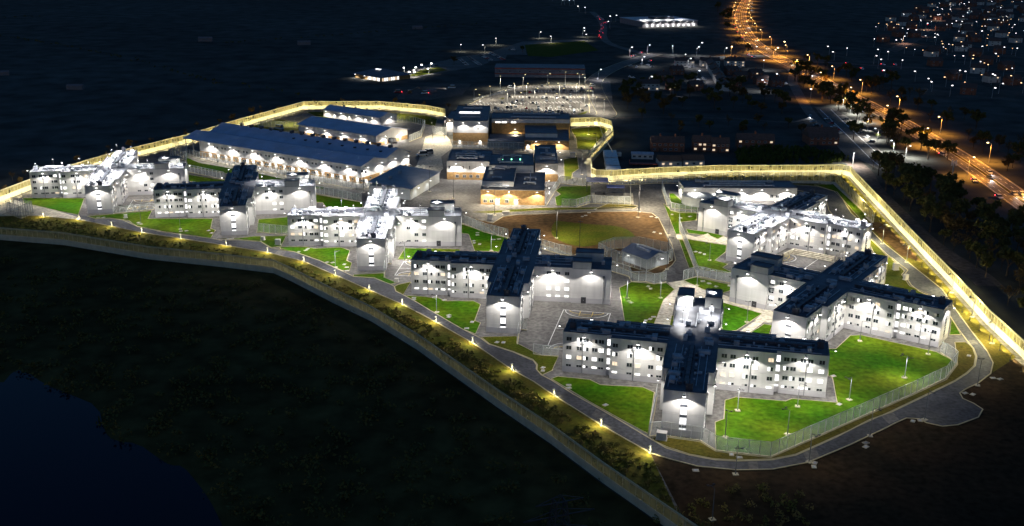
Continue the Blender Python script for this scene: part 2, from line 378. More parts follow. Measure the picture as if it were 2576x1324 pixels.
# ---- lawns: (label-free structure sheets with a stone edging each)
LAWNS = [
 ('lawn', [(57, 500), (64, 499), (212, 500), (197, 541), (150, 532), (107, 522), (60, 511)]),
 ('lawn', [(220, 545), (320, 537), (382, 531), (372, 551), (535, 551), (530, 576), (542, 580), (530, 600), (475, 592), (410, 583), (345, 570), (332, 562), (325, 556), (307, 553), (277, 549), (240, 550)]),
 ('lawn', [(550, 601), (600, 600), (644, 595), (720, 594), (707, 620), (684, 624), (671, 617), (656, 608), (600, 603)]),
 ('lawn', [(650, 553), (725, 547), (740, 560), (740, 588), (646, 586)]),
 ('lawn', [(704, 622), (767, 622), (794, 626), (857, 623), (880, 631), (872, 656), (885, 662), (879, 682), (859, 681), (804, 656), (744, 635), (706, 627)]),
 ('lawn', [(889, 692), (967, 688), (969, 700), (999, 712), (981, 716), (941, 699), (889, 696)]),
 ('lawn_olive', [(1001, 717), (1034, 710), (1014, 742), (996, 733), (992, 722)]),
 ('lawn', [(1016, 744), (1089, 749), (1104, 751), (1121, 758), (1191, 758), (1209, 767), (1194, 808), (1209, 813), (1196, 841), (1159, 827), (1084, 783), (1044, 759)]),
 ('lawn_olive', [(1211, 849), (1301, 847), (1300, 864), (1342, 886), (1364, 895), (1405, 896), (1389, 933), (1364, 944), (1351, 932), (1352, 918), (1340, 905), (1290, 885), (1231, 866)]),
 ('lawn', [(1387, 954), (1403, 948), (1484, 956), (1510, 969), (1617, 975), (1646, 988), (1633, 1076), (1630, 1092), (1560, 1055), (1487, 1014)]),
 ('lawn', [(1799, 1063), (1821, 1055), (1824, 1008), (1851, 1000), (1976, 1010), (1992, 1004), (2106, 1014), (2094, 951), (2083, 946), (2083, 879), (2103, 878), (2139, 845), (2166, 844), (2253, 863), (2355, 886), (2390, 904), (2406, 916), (2378, 953), (2290, 994), (2057, 1098), (1938, 1150), (1800, 1133)]),
 ('verge', [(1640, 1102), (1662, 1099), (1763, 1113), (1801, 1137), (1938, 1153), (2057, 1101), (2290, 998), (2381, 956), (2409, 918), (2402, 862), (2433, 862), (2447, 878), (2454, 898), (2450, 921), (2431, 939), (2402, 958), (2331, 993), (2241, 1036), (2103, 1099), (2002, 1144), (1943, 1156), (1854, 1159), (1800, 1156), (1735, 1144), (1676, 1125), (1646, 1110)]),
 ('lawn', [(1558, 725), (1589, 710), (1642, 715), (1677, 713), (1697, 729), (1669, 756), (1644, 820), (1572, 814)]),
 ('lawn', [(1719, 706), (1752, 698), (1843, 719), (1842, 730), (1812, 740), (1767, 728)]),
 ('lawn', [(1809, 759), (1917, 790), (1852, 833), (1824, 834), (1809, 823)]),
 ('lawn', [(1889, 838), (1922, 816), (1943, 820), (1934, 843)]),
 ('lawn', [(1684, 822), (1690, 795), (1694, 795), (1694, 822)]),
 ('lawn', [(1161, 565), (1278, 600), (1254, 634), (1194, 632), (1179, 590), (1161, 587)]),
 ('lawn', [(1001, 653), (1019, 625), (1157, 628), (1157, 634), (1070, 634), (1044, 653)]),
 ('lawn', [(794, 490), (912, 510), (912, 524), (819, 522), (812, 510), (794, 510)]),
 ('lawn', [(468, 398), (584, 421), (715, 447), (820, 470), (812, 478), (700, 460), (570, 437), (472, 420)]),
 ('lawn', [(474, 440), (570, 455), (570, 470), (474, 456)]),
 ('lawn', [(1669, 512), (1687, 530), (1753, 535), (1753, 555), (1709, 560), (1709, 589), (1700, 589)]),
 ('lawn', [(1683, 487), (1694, 487), (1720, 510), (1756, 512), (1756, 530), (1690, 524)]),
 ('lawn', [(1730, 603), (1827, 618), (1826, 634), (1798, 656), (1831, 665), (1818, 674), (1846, 689), (1763, 679), (1753, 669)]),
 ('lawn', [(1726, 577), (1781, 585), (1821, 594), (1806, 602), (1786, 594), (1731, 587)]),
 ('lawn', [(1708, 604), (1718, 604), (1748, 674), (1733, 675)]),
 ('lawn_olive', [(2235, 645), (2275, 683), (2268, 692), (2288, 720), (2338, 742), (2260, 735), (2225, 715)]),
 ('lawn', [(2394, 803), (2417, 843), (2389, 843)]),
 ('lawn', [(2048, 466), (2096, 464), (2183, 545), (2165, 553), (2122, 504), (2097, 481), (2060, 469)]),
 ('lawn_olive', [(2190, 600), (2230, 645), (2200, 640), (2190, 620)]),
 # around the central buildings
 ('lawn_olive', [(1190, 534), (1360, 524), (1545, 522), (1607, 517), (1606, 521), (1540, 526), (1360, 530), (1230, 537)]),
 ('verge', [(1496, 527), (1535, 511), (1590, 515), (1606, 520), (1590, 527), (1500, 531)]),
 ('lawn_olive', [(1418, 402), (1452, 395), (1456, 425), (1440, 436), (1438, 450), (1420, 455)]),
 ('lawn', [(1412, 470), (1486, 468), (1486, 505), (1440, 520), (1400, 518), (1396, 497), (1410, 490), (1398, 480)]),
 ('lawn_olive', [(1436, 325), (1510, 319), (1530, 326), (1485, 378), (1452, 375), (1450, 350)]),
 ('lawn_olive', [(770, 282), (960, 282), (1075, 292), (1100, 300), (1095, 318), (1000, 300), (800, 296)]),
 ('lawn_olive', [(620, 322), (700, 300), (752, 310), (760, 330), (700, 330)]),
]
for mt, pts in LAWNS:
    w = PX(pts)
    l = poly_sheet('lawn', w, .11, mt)
    e = MB(); strip(e, w, .22, .05, .19, closed=True)
    ob('edging', e.mesh('edging', 'kerb'), l)
# bare central field
field_pts = [(1196, 552), (1240, 562), (1265, 546), (1300, 541), (1500, 533), (1600, 533), (1640, 537), (1657, 550), (1690, 615), (1700, 655), (1690, 668), (1660, 690), (1600, 690), (1545, 668), (1440, 640), (1350, 612), (1300, 605), (1250, 590)]
cf = poly_sheet('central_field', PX(field_pts), .09, 'soil')
e = MB(); strip(e, PX(field_pts), .3, .05, .18, closed=True); ob('edging', e.mesh('edging', 'kerb'), cf)
poly_sheet('rough_grass', smooth_line(PX([(1400, 556), (1450, 562), (1500, 566), (1560, 570), (1590, 585), (1600, 600), (1540, 605), (1470, 625), (1410, 610), (1385, 590), (1390, 565), (1400, 556)]), 2), .12, 'lawn_olive', kind='structure')
poly_sheet('gravel_strip', PX([(1495, 452), (1720, 452), (2060, 455), (2103, 459), (2198, 560), (2192, 562), (2098, 466), (2060, 462), (1720, 459), (1495, 460)]), .10, 'concrete')

# ---- paths and aprons
PATHS = [
 [(1680, 712), (1719, 706), (1767, 729), (1812, 741), (1949, 783), (1946, 812), (1922, 812), (1899, 806), (1917, 790), (1807, 758), (1700, 748), (1692, 790), (1684, 822), (1644, 822), (1669, 757), (1698, 730)],
 [(1846, 845), (1885, 818), (1905, 806), (1920, 812), (1884, 840), (1880, 848)],
 [(1700, 591), (1729, 591), (1751, 597), (1781, 588), (1790, 596), (1806, 603), (1821, 595), (1829, 600), (1829, 617), (1730, 602), (1704, 603)],
 [(470, 385), (505, 398), (790, 455), (905, 477), (1050, 430), (1060, 436), (908, 487), (790, 468), (640, 435), (500, 410), (465, 395)],
 [(1060, 385), (1070, 345), (1110, 330), (1130, 350), (1140, 372), (1110, 395), (1115, 425), (1100, 440), (1070, 445), (1045, 425)],
 [(1487, 486), (1562, 486), (1592, 487), (1594, 514), (1535, 509), (1493, 511)],
]
for q in PATHS: poly_sheet('path', PX(q), .13, 'concrete')
poly_sheet('service_road', PX([(1140, 545), (1300, 536), (1500, 528), (1600, 524), (1600, 500), (1607, 480), (1640, 478), (1660, 500), (1668, 512), (1700, 589), (1735, 675), (1740, 690), (1700, 695), (1698, 669), (1693, 640), (1660, 552), (1640, 538), (1600, 533), (1500, 534), (1300, 542), (1150, 555)]), .115, 'asphalt_old')
poly_sheet('yard_patch', PX([(1455, 395), (1473, 405), (1478, 450), (1440, 445), (1440, 436), (1458, 425)]), .115, 'asphalt')

# ---- sports court markings
def court(cx, cy, rz, L, W, paint2=True, dz=.17):
    y = root('sports_court', (cx, cy, 0), rz, 'white court lines painted on the yard', 'court markings', 'painted sports courts')
    m = MB(); strip(m, [(-L / 2, -W / 2), (L / 2, -W / 2), (L / 2, W / 2), (-L / 2, W / 2)], .28, dz - .01, dz, closed=True)
    for sx in (-1, 1):
        arc = [(sx * (L / 2 - 6.0 * math.sin(t)), W / 2.2 * math.cos(t)) for t in [math.pi * k / 16 for k in range(17)]]
        strip(m, arc, .22, dz - .01, dz)
    strip(m, [(0, -W / 2), (0, W / 2)], .2, dz - .01, dz)
    ob('white_line', m.mesh('white_line', 'paint_white'), y)
    for sx in (-1, 1):
        m = MB()
        strip(m, [(sx * L / 2, -2.2), (sx * (L / 2 - 4.5), -2.2), (sx * (L / 2 - 4.5), 2.2), (sx * L / 2, 2.2)], .2, dz, dz + .01)
        strip(m, [(sx * (L / 2 - 3 * math.sin(t)), 6 * math.cos(t)) for t in [math.pi * k / 12 for k in range(13)]], .18, dz, dz + .01)
        ob('yellow_line', m.mesh('yellow_line', 'paint_yellow'), y)
    return y
c = Z6(300, 330); d = Z6(780, 370); e2 = Z6(130, 715)
w = (d - c); ln = (c - e2)
ctr = (d + e2) / 2
court(ctr.x, ctr.y, math.atan2(ln.y, ln.x), ln.length, w.length * .98)['label'] = 'white and yellow ball court on the grey yard behind the houseblock with rooftop stair towers'
a, b, c = Z5(130, 490), Z5(35, 632), Z5(215, 640); court(((a + c) / 2).x + 4, ((a + c) / 2).y, math.atan2((a - b).y, (a - b).x), (a - b).length, 15)['label'] = 'small ball court painted beside the end of a dark roofed houseblock wing'
a, b = Z1(1390, 650), Z1(1330, 745); court(a.x + 6, (a.y + b.y) / 2, math.atan2((a - b).y, (a - b).x), (a - b).length, 13)['label'] = 'faint rounded ball court painted on the yard of the houseblock by the gate apron'
a = Z8(1010, 225); court(a.x, a.y, R(-36), 26, 15)['label'] = 'ball court boxed in by pale seating steps between two houseblocks'

# ---- outer roads, tracks and car parks
def road_strip(name, pts, w, z, mat, kerb=None):
    p = smooth_line(pts, 2); o = ob(name, strip(MB(), p, w, z - .05, z).mesh(name, mat), kind='structure')
    if kerb:
        for s in (-1, 1):
            q = []
            for i, v in enumerate(p):
                a = p[max(0, i - 1)]; b = p[min(len(p) - 1, i + 1)]; t = (b - a).normalized()
                q.append(v + Vector((-t.y, t.x)) * s * (w / 2 + .1))
            ob('kerb', strip(MB(), q, .35, z - .05, z + .1).mesh('kerb', kerb), o)
    return o, p
hw_pts = PX([(1905, -60), (1878, 0), (1862, 30), (1864, 60), (1884, 95), (1908, 118), (1945, 140), (1988, 161), (2048, 192), (2113, 229), (2177, 261), (2253, 300), (2309, 333), (2385, 378), (2442, 414), (2498, 453), (2555, 494), (2640, 555)])
hw, hwp = road_strip('highway', hw_pts, 16.5, .10, 'asphalt_old', 'kerb')
ob('centre_reservation', strip(MB(), hwp, 1.6, .1, .22).mesh('centre_reservation', 'verge'), hw)
m = MB()
for off in (-4.6, 4.6):
    for i, (pt, t) in enumerate(along(hwp, 9.0)):
        n = Vector((-t.y, t.x)); q = pt + n * off; strip(m, [q, q + t * 4], .25, .1, .13)
for off in (-7.7, -1.2, 1.2, 7.7):
    q = []
    for i, v in enumerate(hwp):
        t = (hwp[min(len(hwp) - 1, i + 1)] - hwp[max(0, i - 1)]).normalized(); q.append(v + Vector((-t.y, t.x)) * off)
    strip(m, q, .22, .1, .13)
ob('lane_line', m.mesh('lane_line', 'paint_white'), hw)
ql, qlp = road_strip('queue_road', PX([(1490, 30), (1512, 50), (1520, 70), (1515, 92), (1530, 110), (1580, 125), (1630, 138), (1645, 138)]), 9, .08, 'asphalt_old', None)
ac, acp = road_strip('entrance_road', PX([(1650, 136), (1600, 150), (1540, 172), (1500, 195), (1490, 215), (1500, 240), (1520, 275), (1530, 290), (1500, 297), (1440, 293)]), 14, .09, 'asphalt_old', 'kerb')
poly_sheet('entrance_apron', PX([(1478, 212), (1535, 205), (1545, 290), (1543, 300), (1440, 297), (1478, 280)]), .11, 'asphalt_old')
road_strip('cross_road', PX([(1640, 140), (1720, 148), (1850, 152), (1940, 150), (2000, 155), (2100, 158), (2300, 172), (2576, 180)]), 9, .085, 'track')
road_strip('estate_road', PX([(1960, 160), (2000, 180), (1990, 200), (2010, 240), (2040, 290), (2090, 330), (2150, 400)]), 8, .085, 'asphalt_old', None)
road_strip('estate_lane', PX([(1760, 165), (1780, 190), (1800, 215), (1790, 235)]), 12, .082, 'asphalt_old')
road_strip('boundary_lane', PX([(1545, 298), (1640, 294), (1750, 296), (1880, 300), (1990, 310), (2030, 300)]), 4, .08, 'track')
road_strip('town_road', PX([(2240, 130), (2300, 100), (2370, 60), (2440, 25), (2520, -20)]), 14, .08, 'track')
poly_sheet('coach_park', PX([(2050, 270), (2095, 272), (2140, 300), (2180, 345), (2250, 415), (2215, 430), (2160, 400), (2110, 350)]), .12, 'asphalt_old')
m = MB()
strip(m, PX([(2063, 276), (2125, 335), (2190, 400), (2225, 428)]), .5, .12, .15); strip(m, PX([(2090, 276), (2137, 322), (2180, 362), (2240, 416)]), .5, .12, .15)
ob('bay_line', m.mesh('bay_line', 'paint_white'), kind='structure')
tr, trp = road_strip('fence_track', PX([(2130, 395), (2175, 432), (2190, 470), (2240, 520), (2290, 570), (2345, 620), (2400, 655), (2460, 690), (2490, 720)]), 10, .07, 'track', None)
# main car park
cp = poly_sheet('car_park', [*[C1(*q) for q in [(-80, 640), (-420, 640), (-560, 560), (0, 290), (380, 170), (640, 130), (1780, 130), (1790, 640), (1740, 680), (1400, 690), (1440, 720), (-60, 720)]]], .1, 'asphalt_old')
def bays(p0, p1, ln, n, name='bay_line'):
    m = MB(); a, b = Vector((p0.x, p0.y)), Vector((p1.x, p1.y)); t = (b - a).normalized(); nn = Vector((-t.y, t.x))
    for i in range(n + 1):
        q = a + (b - a) * i / n; strip(m, [q - nn * ln / 2, q + nn * ln / 2], .22, .1, .14)
    strip(m, [a, b], .18, .1, .135)
    return ob(name, m.mesh(name, 'paint_white'), cp)
bays(C1(650, 162), C1(1700, 165), 6, 19); bays(C1(690, 238), C1(1700, 245), 10, 17); bays(C1(400, 345), C1(1700, 350), 11, 21)
bays(C1(-250, 470), C1(1640, 435), 11, 29); bays(C1(-60, 575), C1(1640, 565), 11, 26); bays(C1(1000, 640), C1(1500, 640), 9, 8)
bays(C1(-330, 395), C1(560, 160), 6, 30)
m = MB(); strip(m, [C1(1775, 200), C1(1790, 640)], .5, .1, .2); strip(m, [C1(-560, 560), C1(0, 290), C1(380, 170), C1(640, 130), C1(1780, 130)], .5, .1, .25)
ob('kerb', m.mesh('kerb', 'kerb'), cp)
for q in ([(590, 235), (690, 220), (690, 245), (600, 255)], [(480, 270), (550, 255), (550, 280)], [(140, 375), (250, 355), (240, 380)], [(1570, 660), (1740, 600), (1760, 610), (1700, 655), (1600, 670)]):
    poly_sheet('lawn', [C1(*v) for v in q], .16, 'lawn_olive')
# pub terrace and its car park
poly_sheet('terrace_ground', [D1(*q) for q in [(560, 460), (700, 350), (900, 300), (1090, 255), (1220, 240), (1340, 215), (1500, 165), (1640, 120), (2230, 95), (2250, 110), (1660, 150), (1680, 240), (1500, 240), (1480, 290), (1350, 300), (1260, 345), (900, 400), (640, 455)]], .06, 'asphalt_old')
poly_sheet('lawn', [D1(*q) for q in [(600, 440), (720, 380), (880, 350), (960, 380), (700, 430)]], .09, 'lawn_olive')
poly_sheet('lawn', [D1(*q) for q in [(1660, 150), (2200, 115), (2330, 200), (1900, 260), (1690, 250)]], .09, 'lawn_olive')
poly_sheet('works_ground', [D1(*q) for q in [(480, 640), (560, 560), (900, 500), (1180, 500), (1100, 600), (800, 650)]], .06, 'track')

for q in ([(1880, 1163), (1905, 1162), (1908, 1182), (1884, 1183)], [(2020, 1140), (2050, 1128), (2062, 1150), (2030, 1162)], [(2216, 1048), (2245, 1036), (2262, 1058), (2236, 1068)], [(1500, 1030), (1525, 1044), (1512, 1060), (1488, 1046)], [(2425, 860), (2436, 868), (2462, 868), (2450, 856)], [(700, 630), (720, 634), (712, 644), (690, 640)]):
    poly_sheet('road_patch', PX(q), .175, 'asphalt_yard')
# ================================================================== HOUSEBLOCKS
K_WALL = 1450.0          # power of one wall floodlight (W)
WHITE = (1.0, .97, .93)
HB = 13.0                # wall height to parapet top

def window_meshes():
    # outward is -y
    fr = MB(); w, h = 1.5, 1.2
    fr.box(-w / 2 - .1, w / 2 + .1, -.10, .02, -h / 2 - .16, -h / 2); fr.box(-w / 2 - .1, w / 2 + .1, -.08, .02, h / 2, h / 2 + .1)
    fr.box(-w / 2 - .1, -w / 2, -.08, .02, -h / 2, h / 2); fr.box(w / 2, w / 2 + .1, -.08, .02, -h / 2, h / 2); fr.box(-.04, .04, -.07, .02, -h / 2, h / 2)
    CACHE['win_frame'] = fr.mesh('window_frame', 'frame')
    for k, mats in {'dark': ('glass_dark', 'glass_dark'), 'lit': ('window_lit', 'window_lit'), 'warm': ('window_warm', 'window_warm'), 'dim': ('window_dim', 'glass_dark'), 'half': ('window_lit', 'glass_dark')}.items():
        p = MB(); p.box(-w / 2, -.04, -.035, .01, -h / 2, h / 2, 0); p.box(.04, w / 2, -.035, .01, -h / 2, h / 2, 1)
        CACHE['pane_' + k] = p.mesh('pane', *mats)
window_meshes()
def place_window(rt, loc, n, kind, name='window'):
    rz = math.atan2(n[1], n[0]) + math.pi / 2
    o = ob(name, CACHE['win_frame'], rt, loc, rz)
    ob('pane', CACHE['pane_' + kind], o)
    return o
def stair_meshes():
    fr = MB(); w, h = 1.7, 2.0
    fr.box(-w / 2 - .1, -w / 2, -.08, .02, -h / 2, h / 2); fr.box(w / 2, w / 2 + .1, -.08, .02, -h / 2, h / 2)
    fr.box(-w / 2 - .1, w / 2 + .1, -.08, .02, h / 2, h / 2 + .1); fr.box(-w / 2 - .1, w / 2 + .1, -.08, .02, -h / 2 - .1, -h / 2)
    fr.box(-.05, .05, -.07, .02, -h / 2, h / 2); fr.box(-w / 2, w / 2, -.065, .02, .15, .25)
    CACHE['stair_frame'] = fr.mesh('stair_window_frame', 'frame')
    CACHE['stair_pane'] = MB().box(-w / 2, w / 2, -.03, .01, -h / 2, h / 2).mesh('stair_pane', 'stair_glow')
    CACHE['stair_pane_dark'] = MB().box(-w / 2, w / 2, -.03, .01, -h / 2, h / 2).mesh('stair_pane', 'glass_dark')
    CACHE['louvre'] = MB().box(-w / 2 - .1, w / 2 + .1, -.06, .01, -.32, .32).mesh('spandrel', 'roof_dark_plant')
stair_meshes()
def wall_lamp_mesh():
    m = MB(); m.box(-.06, .06, -1.9, .05, -.02, .08); m.box(-.42, .42, -2.3, -1.75, 0, .16); return m.mesh('wall_lamp', 'steel_dark')
CACHE['wall_lamp'] = wall_lamp_mesh()
CACHE['lens'] = MB().box(-.38, .38, -2.25, -1.8, -.10, -.005).mesh('lens', 'lens_white')
def wall_lamp(rt, loc, n, power=None, color=WHITE, size=136, tilt=14, lens='lens'):
    """a floodlight on a short arm at a wall top; n = outward wall normal in the parent's frame"""
    rz = math.atan2(n[1], n[0]) + math.pi / 2
    o = ob('wall_lamp', CACHE['wall_lamp'], rt, loc, rz)
    ob('lens', CACHE[lens], o)
    lamp(o, (0, -2.1, -.16), 'SPOT', power or K_WALL, color, size, .12, .12, (R(-tilt), 0, 0))
    return o
def downpipe_mesh(h):
    m = MB(); m.cyl((0, -.22), .11, 0, h - .5, 6); m.box(-.38, .38, -.5, -.03, h - .75, h); m.box(-.16, .16, -.36, -.03, h - 1.5, h - .75)
    for z in (2, 5, 8): m.box(-.17, .17, -.26, 0, z, z + .1)
    return m.mesh('downpipe', 'post_grey')
CACHE['downpipe'] = downpipe_mesh(10.6)
CACHE['vent'] = (lambda m: (m.cyl((0, 0), .26, 0, .6, 8), m.cyl((0, 0), .42, .6, .95, 8, r1=.2), m)[2].mesh('vent', 'roof_plant'))(MB())
CACHE['vent_dark'] = (lambda m: (m.box(-.4, .4, -.4, .4, 0, .7), m.box(-.5, .5, -.5, .5, .7, .85), m)[2].mesh('vent', 'roof_dark_plant'))(MB())
def unit_mesh(w, d, h):
    m = MB(); m.box(-w / 2, w / 2, -d / 2, d / 2, .15, h); m.box(-w / 2 + .1, -w / 2 + .25, -d / 2, d / 2, 0, .15); m.box(w / 2 - .25, w / 2 - .1, -d / 2, d / 2, 0, .15)
    m.cyl((-w / 4, 0), min(w, d) * .2, h, h + .12, 10); m.cyl((w / 4, 0), min(w, d) * .2, h, h + .12, 10)
    return m.mesh('roof_unit', 'roof_plant')
UNITS = [unit_mesh(2.4, 1.3, 1.3), unit_mesh(1.6, 1.2, 1.6), unit_mesh(3.2, 1.6, 1.1), unit_mesh(1.2, 1.0, .9)]
CACHE['skylight'] = (lambda m: (m.box(-.8, .8, -.8, .8, 0, .35), m.add([(-.75, -.75, .35), (.75, -.75, .35), (.75, .75, .35), (-.75, .75, .35), (0, 0, .7)], [(0, 1, 4), (1, 2, 4), (2, 3, 4), (3, 0, 4)]), m)[2].mesh('skylight', 'roof_plant'))(MB())
def roof_flood(rt, loc, rz, power):
    o = ob('roof_floodlight', cached('rflood', lambda: (lambda m: (m.cyl((0, 0), .07, 0, 4.2, 6), m.box(-.35, .35, -.3, .2, 4.2, 4.45), m)[2].mesh('roof_floodlight', 'steel_dark'))(MB())), rt, loc, rz)
    ob('lens', cached('rlens', lambda: MB().box(-.28, .28, -.23, .13, 4.16, 4.195).mesh('lens', 'lens_white')), o)
    lamp(o, (0, 0, 4.05), 'SPOT', power * .95, WHITE, 150, .3, .2, (R(-12), 0, 0))
    return o

ANG = {'E': 0, 'N': 90, 'W': 180, 'S': 270}
HWI, HWO, CORE = 7.2, 5.5, 7.2
def bands(mb, poly_fn, top):
    """storey bands with recessed joints between them"""
    zs = [0, 3.3, 6.4, 9.4, top]
    for a, b in zip(zs, zs[1:]):
        mb.prism(poly_fn(0), a + (.05 if a else 0), b - (.05 if b < top else 0), bottom=a > 0)
    mb.prism(poly_fn(-.06), 0, top - .02)

def houseblock(name, label, ox, oy, rot, wings, seed, lit=(), lamps=True, towers='front', dark_sides=()):
    rnd = random.Random(seed)
    rt = root(name, (ox, oy, 0), rot, label, 'prison block', 'houseblocks of the prison')
    cr, sr = math.cos(rot), math.sin(rot)
    def toworld(u, v, z): return Vector((ox + u * cr - v * sr, oy + u * sr + v * cr, z))
    def faces(u, v, z, n):
        q = toworld(u, v, z); nw = Vector((n[0] * cr - n[1] * sr, n[0] * sr + n[1] * cr, 0))
        return nw.dot(CAMP - q) > 0
    # core
    mb = MB(); c = CORE
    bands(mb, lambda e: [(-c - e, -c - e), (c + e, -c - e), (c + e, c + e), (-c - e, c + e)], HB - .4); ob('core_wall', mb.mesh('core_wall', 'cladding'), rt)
    ob('core_roof', MB().box(-c, c, -c, c, HB - .38, HB - .3).mesh('core_roof', 'roof_membrane'), rt)
    for k in range(5):
        x, y = rnd.uniform(-5, 5), rnd.uniform(-5, 5); ob('roof_unit', rnd.choice(UNITS), rt, (x, y, HB - .3), rnd.choice((0, math.pi / 2)))
    for wd, (typ, L) in wings.items():
        a = R(ANG[wd]); o = (round(math.cos(a)), round(math.sin(a))); l = (-o[1], o[0])
        def W(r, s): return (o[0] * r + l[0] * s, o[1] * r + l[1] * s)
        def boxp(r0, r1, s0, s1): return [W(r0, s0), W(r1, s0), W(r1, s1), W(r0, s1)]
        wall, roof, base, cap = MB(), MB(), MB(), MB()
        if typ == 'cell':
            r1 = L - 14.5; segs = [(CORE, r1, HWI), (r1, r1 + 1.3, HWO - .5), (r1 + 1.3, L, HWO)]
        else:
            segs = [(CORE, 20.6, HWI - .3), (20.6, L, HWI + .1)]
        for k, (ra, rb, hw) in enumerate(segs):
            e0 = .02 * k
            bands(wall, lambda e, ra=ra, rb=rb, hw=hw: boxp(ra + (.0 if ra == CORE else .01), rb + e, -hw - e, hw + e), HB - .4)
            for s in (-1, 1): wall.prism(boxp(ra, rb, s * hw, s * (hw - .3)), HB - .4, HB - e0)
            roof.prism(boxp(ra, rb, -hw + .3, hw - .3), HB - .4, HB - .32 - e0)
            for s in (-1, 1): base.prism(boxp(ra + .02, rb - .02, s * (hw - .02), s * (hw + .05)), 0.01, 1.9)
            for s in (-1, 1): cap.prism(boxp(ra, rb, s * (hw + .06), s * (hw - .36)), HB - e0 + .0, HB + .08 - e0, bottom=True)
        ra, rb, hw = segs[-1]
        wall.prism(boxp(rb - .3, rb, -hw + .3, hw - .3), HB - .4, HB - .05)
        base.prism(boxp(rb - .02, rb + .05, -hw + .02, hw - .02), .01, 1.9)
        cap.prism(boxp(rb - .36, rb + .06, -hw, hw), HB - .045, HB + .03, bottom=True)
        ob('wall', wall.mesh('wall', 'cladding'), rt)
        ob('roof', roof.mesh('roof', 'roof_membrane'), rt)
        ob('base_course', base.mesh('base_course', 'base_course'), rt)
        ob('coping', cap.mesh('coping', 'roof_dark_plant'), rt)
        lt = wd in lit
        zr = HB - .32
        # ---- sides
        for s in (-1, 1):
            n = (l[0] * s, l[1] * s)
            if not faces(*W((CORE + L) / 2, s * HWI), 6, n): 
                # floodlights of the far sides still light the yards behind
                if lamps:
                    for (ra, rb, hw) in segs:
                        if rb - ra > 5: wall_lamp(rt, (*W((ra + rb) / 2, s * hw), HB - .45), n)
                continue
            for k, (ra, rb, hw) in enumerate(segs):
                if rb - ra < 2:
                    for zc in (1.7, 4.8, 7.8, 10.8):
                        q = ob('stair_window', CACHE['stair_frame'], rt, (*W((ra + rb) / 2, s * hw), zc - .2), math.atan2(n[1], n[0]) + math.pi / 2)
                        q.scale = (.62, 1, 1); ob('stair_pane', CACHE['stair_pane'], q)
                    continue
                mid = ra + (rb - ra) * .5
                if lamps: wall_lamp(rt, (*W(mid, s * hw), HB - .45), n, K_WALL * rnd.choice((.75, 1.0, 1.0, 1.25)))
                if typ == 'cell':
                    fr = (.12, .27, .47, .62, .86) if k == 2 else (.12, .27, .50, .65, .91)
                    if s * (1 if wd in 'EN' else -1) > 0: fr = tuple(1 - x for x in fr)
                    ob('downpipe', CACHE['downpipe'], rt, (*W(ra + (rb - ra) * (sum(fr[2:4]) / 2), s * hw), 0), math.atan2(n[1], n[0]) + math.pi / 2)
                    for zc in (1.95, 4.95, 7.95, 10.75):
                        for f in fr:
                            kd = rnd.choices(('dark', 'lit', 'warm', 'dim', 'half'), (.38, .16, .12, .12, .22) if zc < 10 else (.62, .06, .12, .10, .10))[0]
                            place_window(rt, (*W(ra + (rb - ra) * f, s * hw), zc), n, kd)
                elif k == 0:
                    for zc in (1.95, 4.95, 7.95, 10.75):
                        for f in (.40, .64, .88):
                            if f == .40 and rnd.random() < .45: continue
                            kd = rnd.choices(('dark', 'lit'), (.5, .5))[0] if seed != 3 else ('dark' if zc > 9 else 'lit')
                            place_window(rt, (*W(ra + (rb - ra) * f, s * hw), zc), n, kd)
                    if wd == 'W':
                        for zc in (1.7, 4.8, 7.8, 10.8):
                            q = ob('stair_window', CACHE['stair_frame'], rt, (*W(rb - 1.3, s * hw), zc - .2), math.atan2(n[1], n[0]) + math.pi / 2)
                            ob('stair_pane', CACHE['stair_pane_dark'], q)
                else:
                    rz = math.atan2(n[1], n[0]) + math.pi / 2
                    d = ob('door', cached('door', lambda: MB().box(-1.0, 1.0, -.06, .02, 0, 2.3).mesh('door', 'steel_dark')), rt, (*W(ra + (rb - ra) * .32, s * hw), .02), rz)
                    ob('handle', cached('handle', lambda: MB().box(-.06, .06, -.14, -.06, 1.0, 1.25).mesh('handle', 'galvanised')), d)
                    d.scale = (.9, 1, 1)
                    ob('downpipe', CACHE['downpipe'], rt, (*W(ra + (rb - ra) * .82, s * hw), 0), rz)
        # ---- wing tip
        n = o; tip = W(L, 0)
        if lamps: wall_lamp(rt, (*tip, HB - .45), n)
        if typ == 'cell' and faces(*tip, 6, n):
            rz = math.atan2(n[1], n[0]) + math.pi / 2
            for i, zc in enumerate((1.35, 4.35, 7.35)):
                q = ob('stair_window', CACHE['stair_frame'], rt, (*tip, zc), rz); ob('stair_pane', CACHE['stair_pane'] if wd == 'S' else CACHE['stair_pane_dark'], q)
                ob('spandrel', CACHE['louvre'], rt, (*tip, zc + 1.55), rz)
        # ---- rooftop plant
        if typ == 'cell':
            dm = MB(); dm.box(-.55, .55, -(L - 5 - CORE) / 2, (L - 5 - CORE) / 2, .25, 1.05)
            for y in range(int(-(L - 6 - CORE) / 2), int((L - 6 - CORE) / 2), 3): dm.box(-.75, .75, y, y + .25, 0, 1.12)
            mid = W((CORE + L - 5) / 2, 0)
            ob('roof_duct', dm.mesh('roof_duct', 'roof_dark_plant'), rt, (*mid, zr), a - math.pi / 2)
            for k in range(8):
                r = CORE + 2 + (L - CORE - 5) * (k + .5) / 8
                for s in (-1, 1):
                    ob('vent', CACHE['vent'] if rnd.random() < .5 else CACHE['vent_dark'], rt, (*W(r + rnd.uniform(-.5, .5), s * rnd.uniform(1.5, 2.0)), zr))
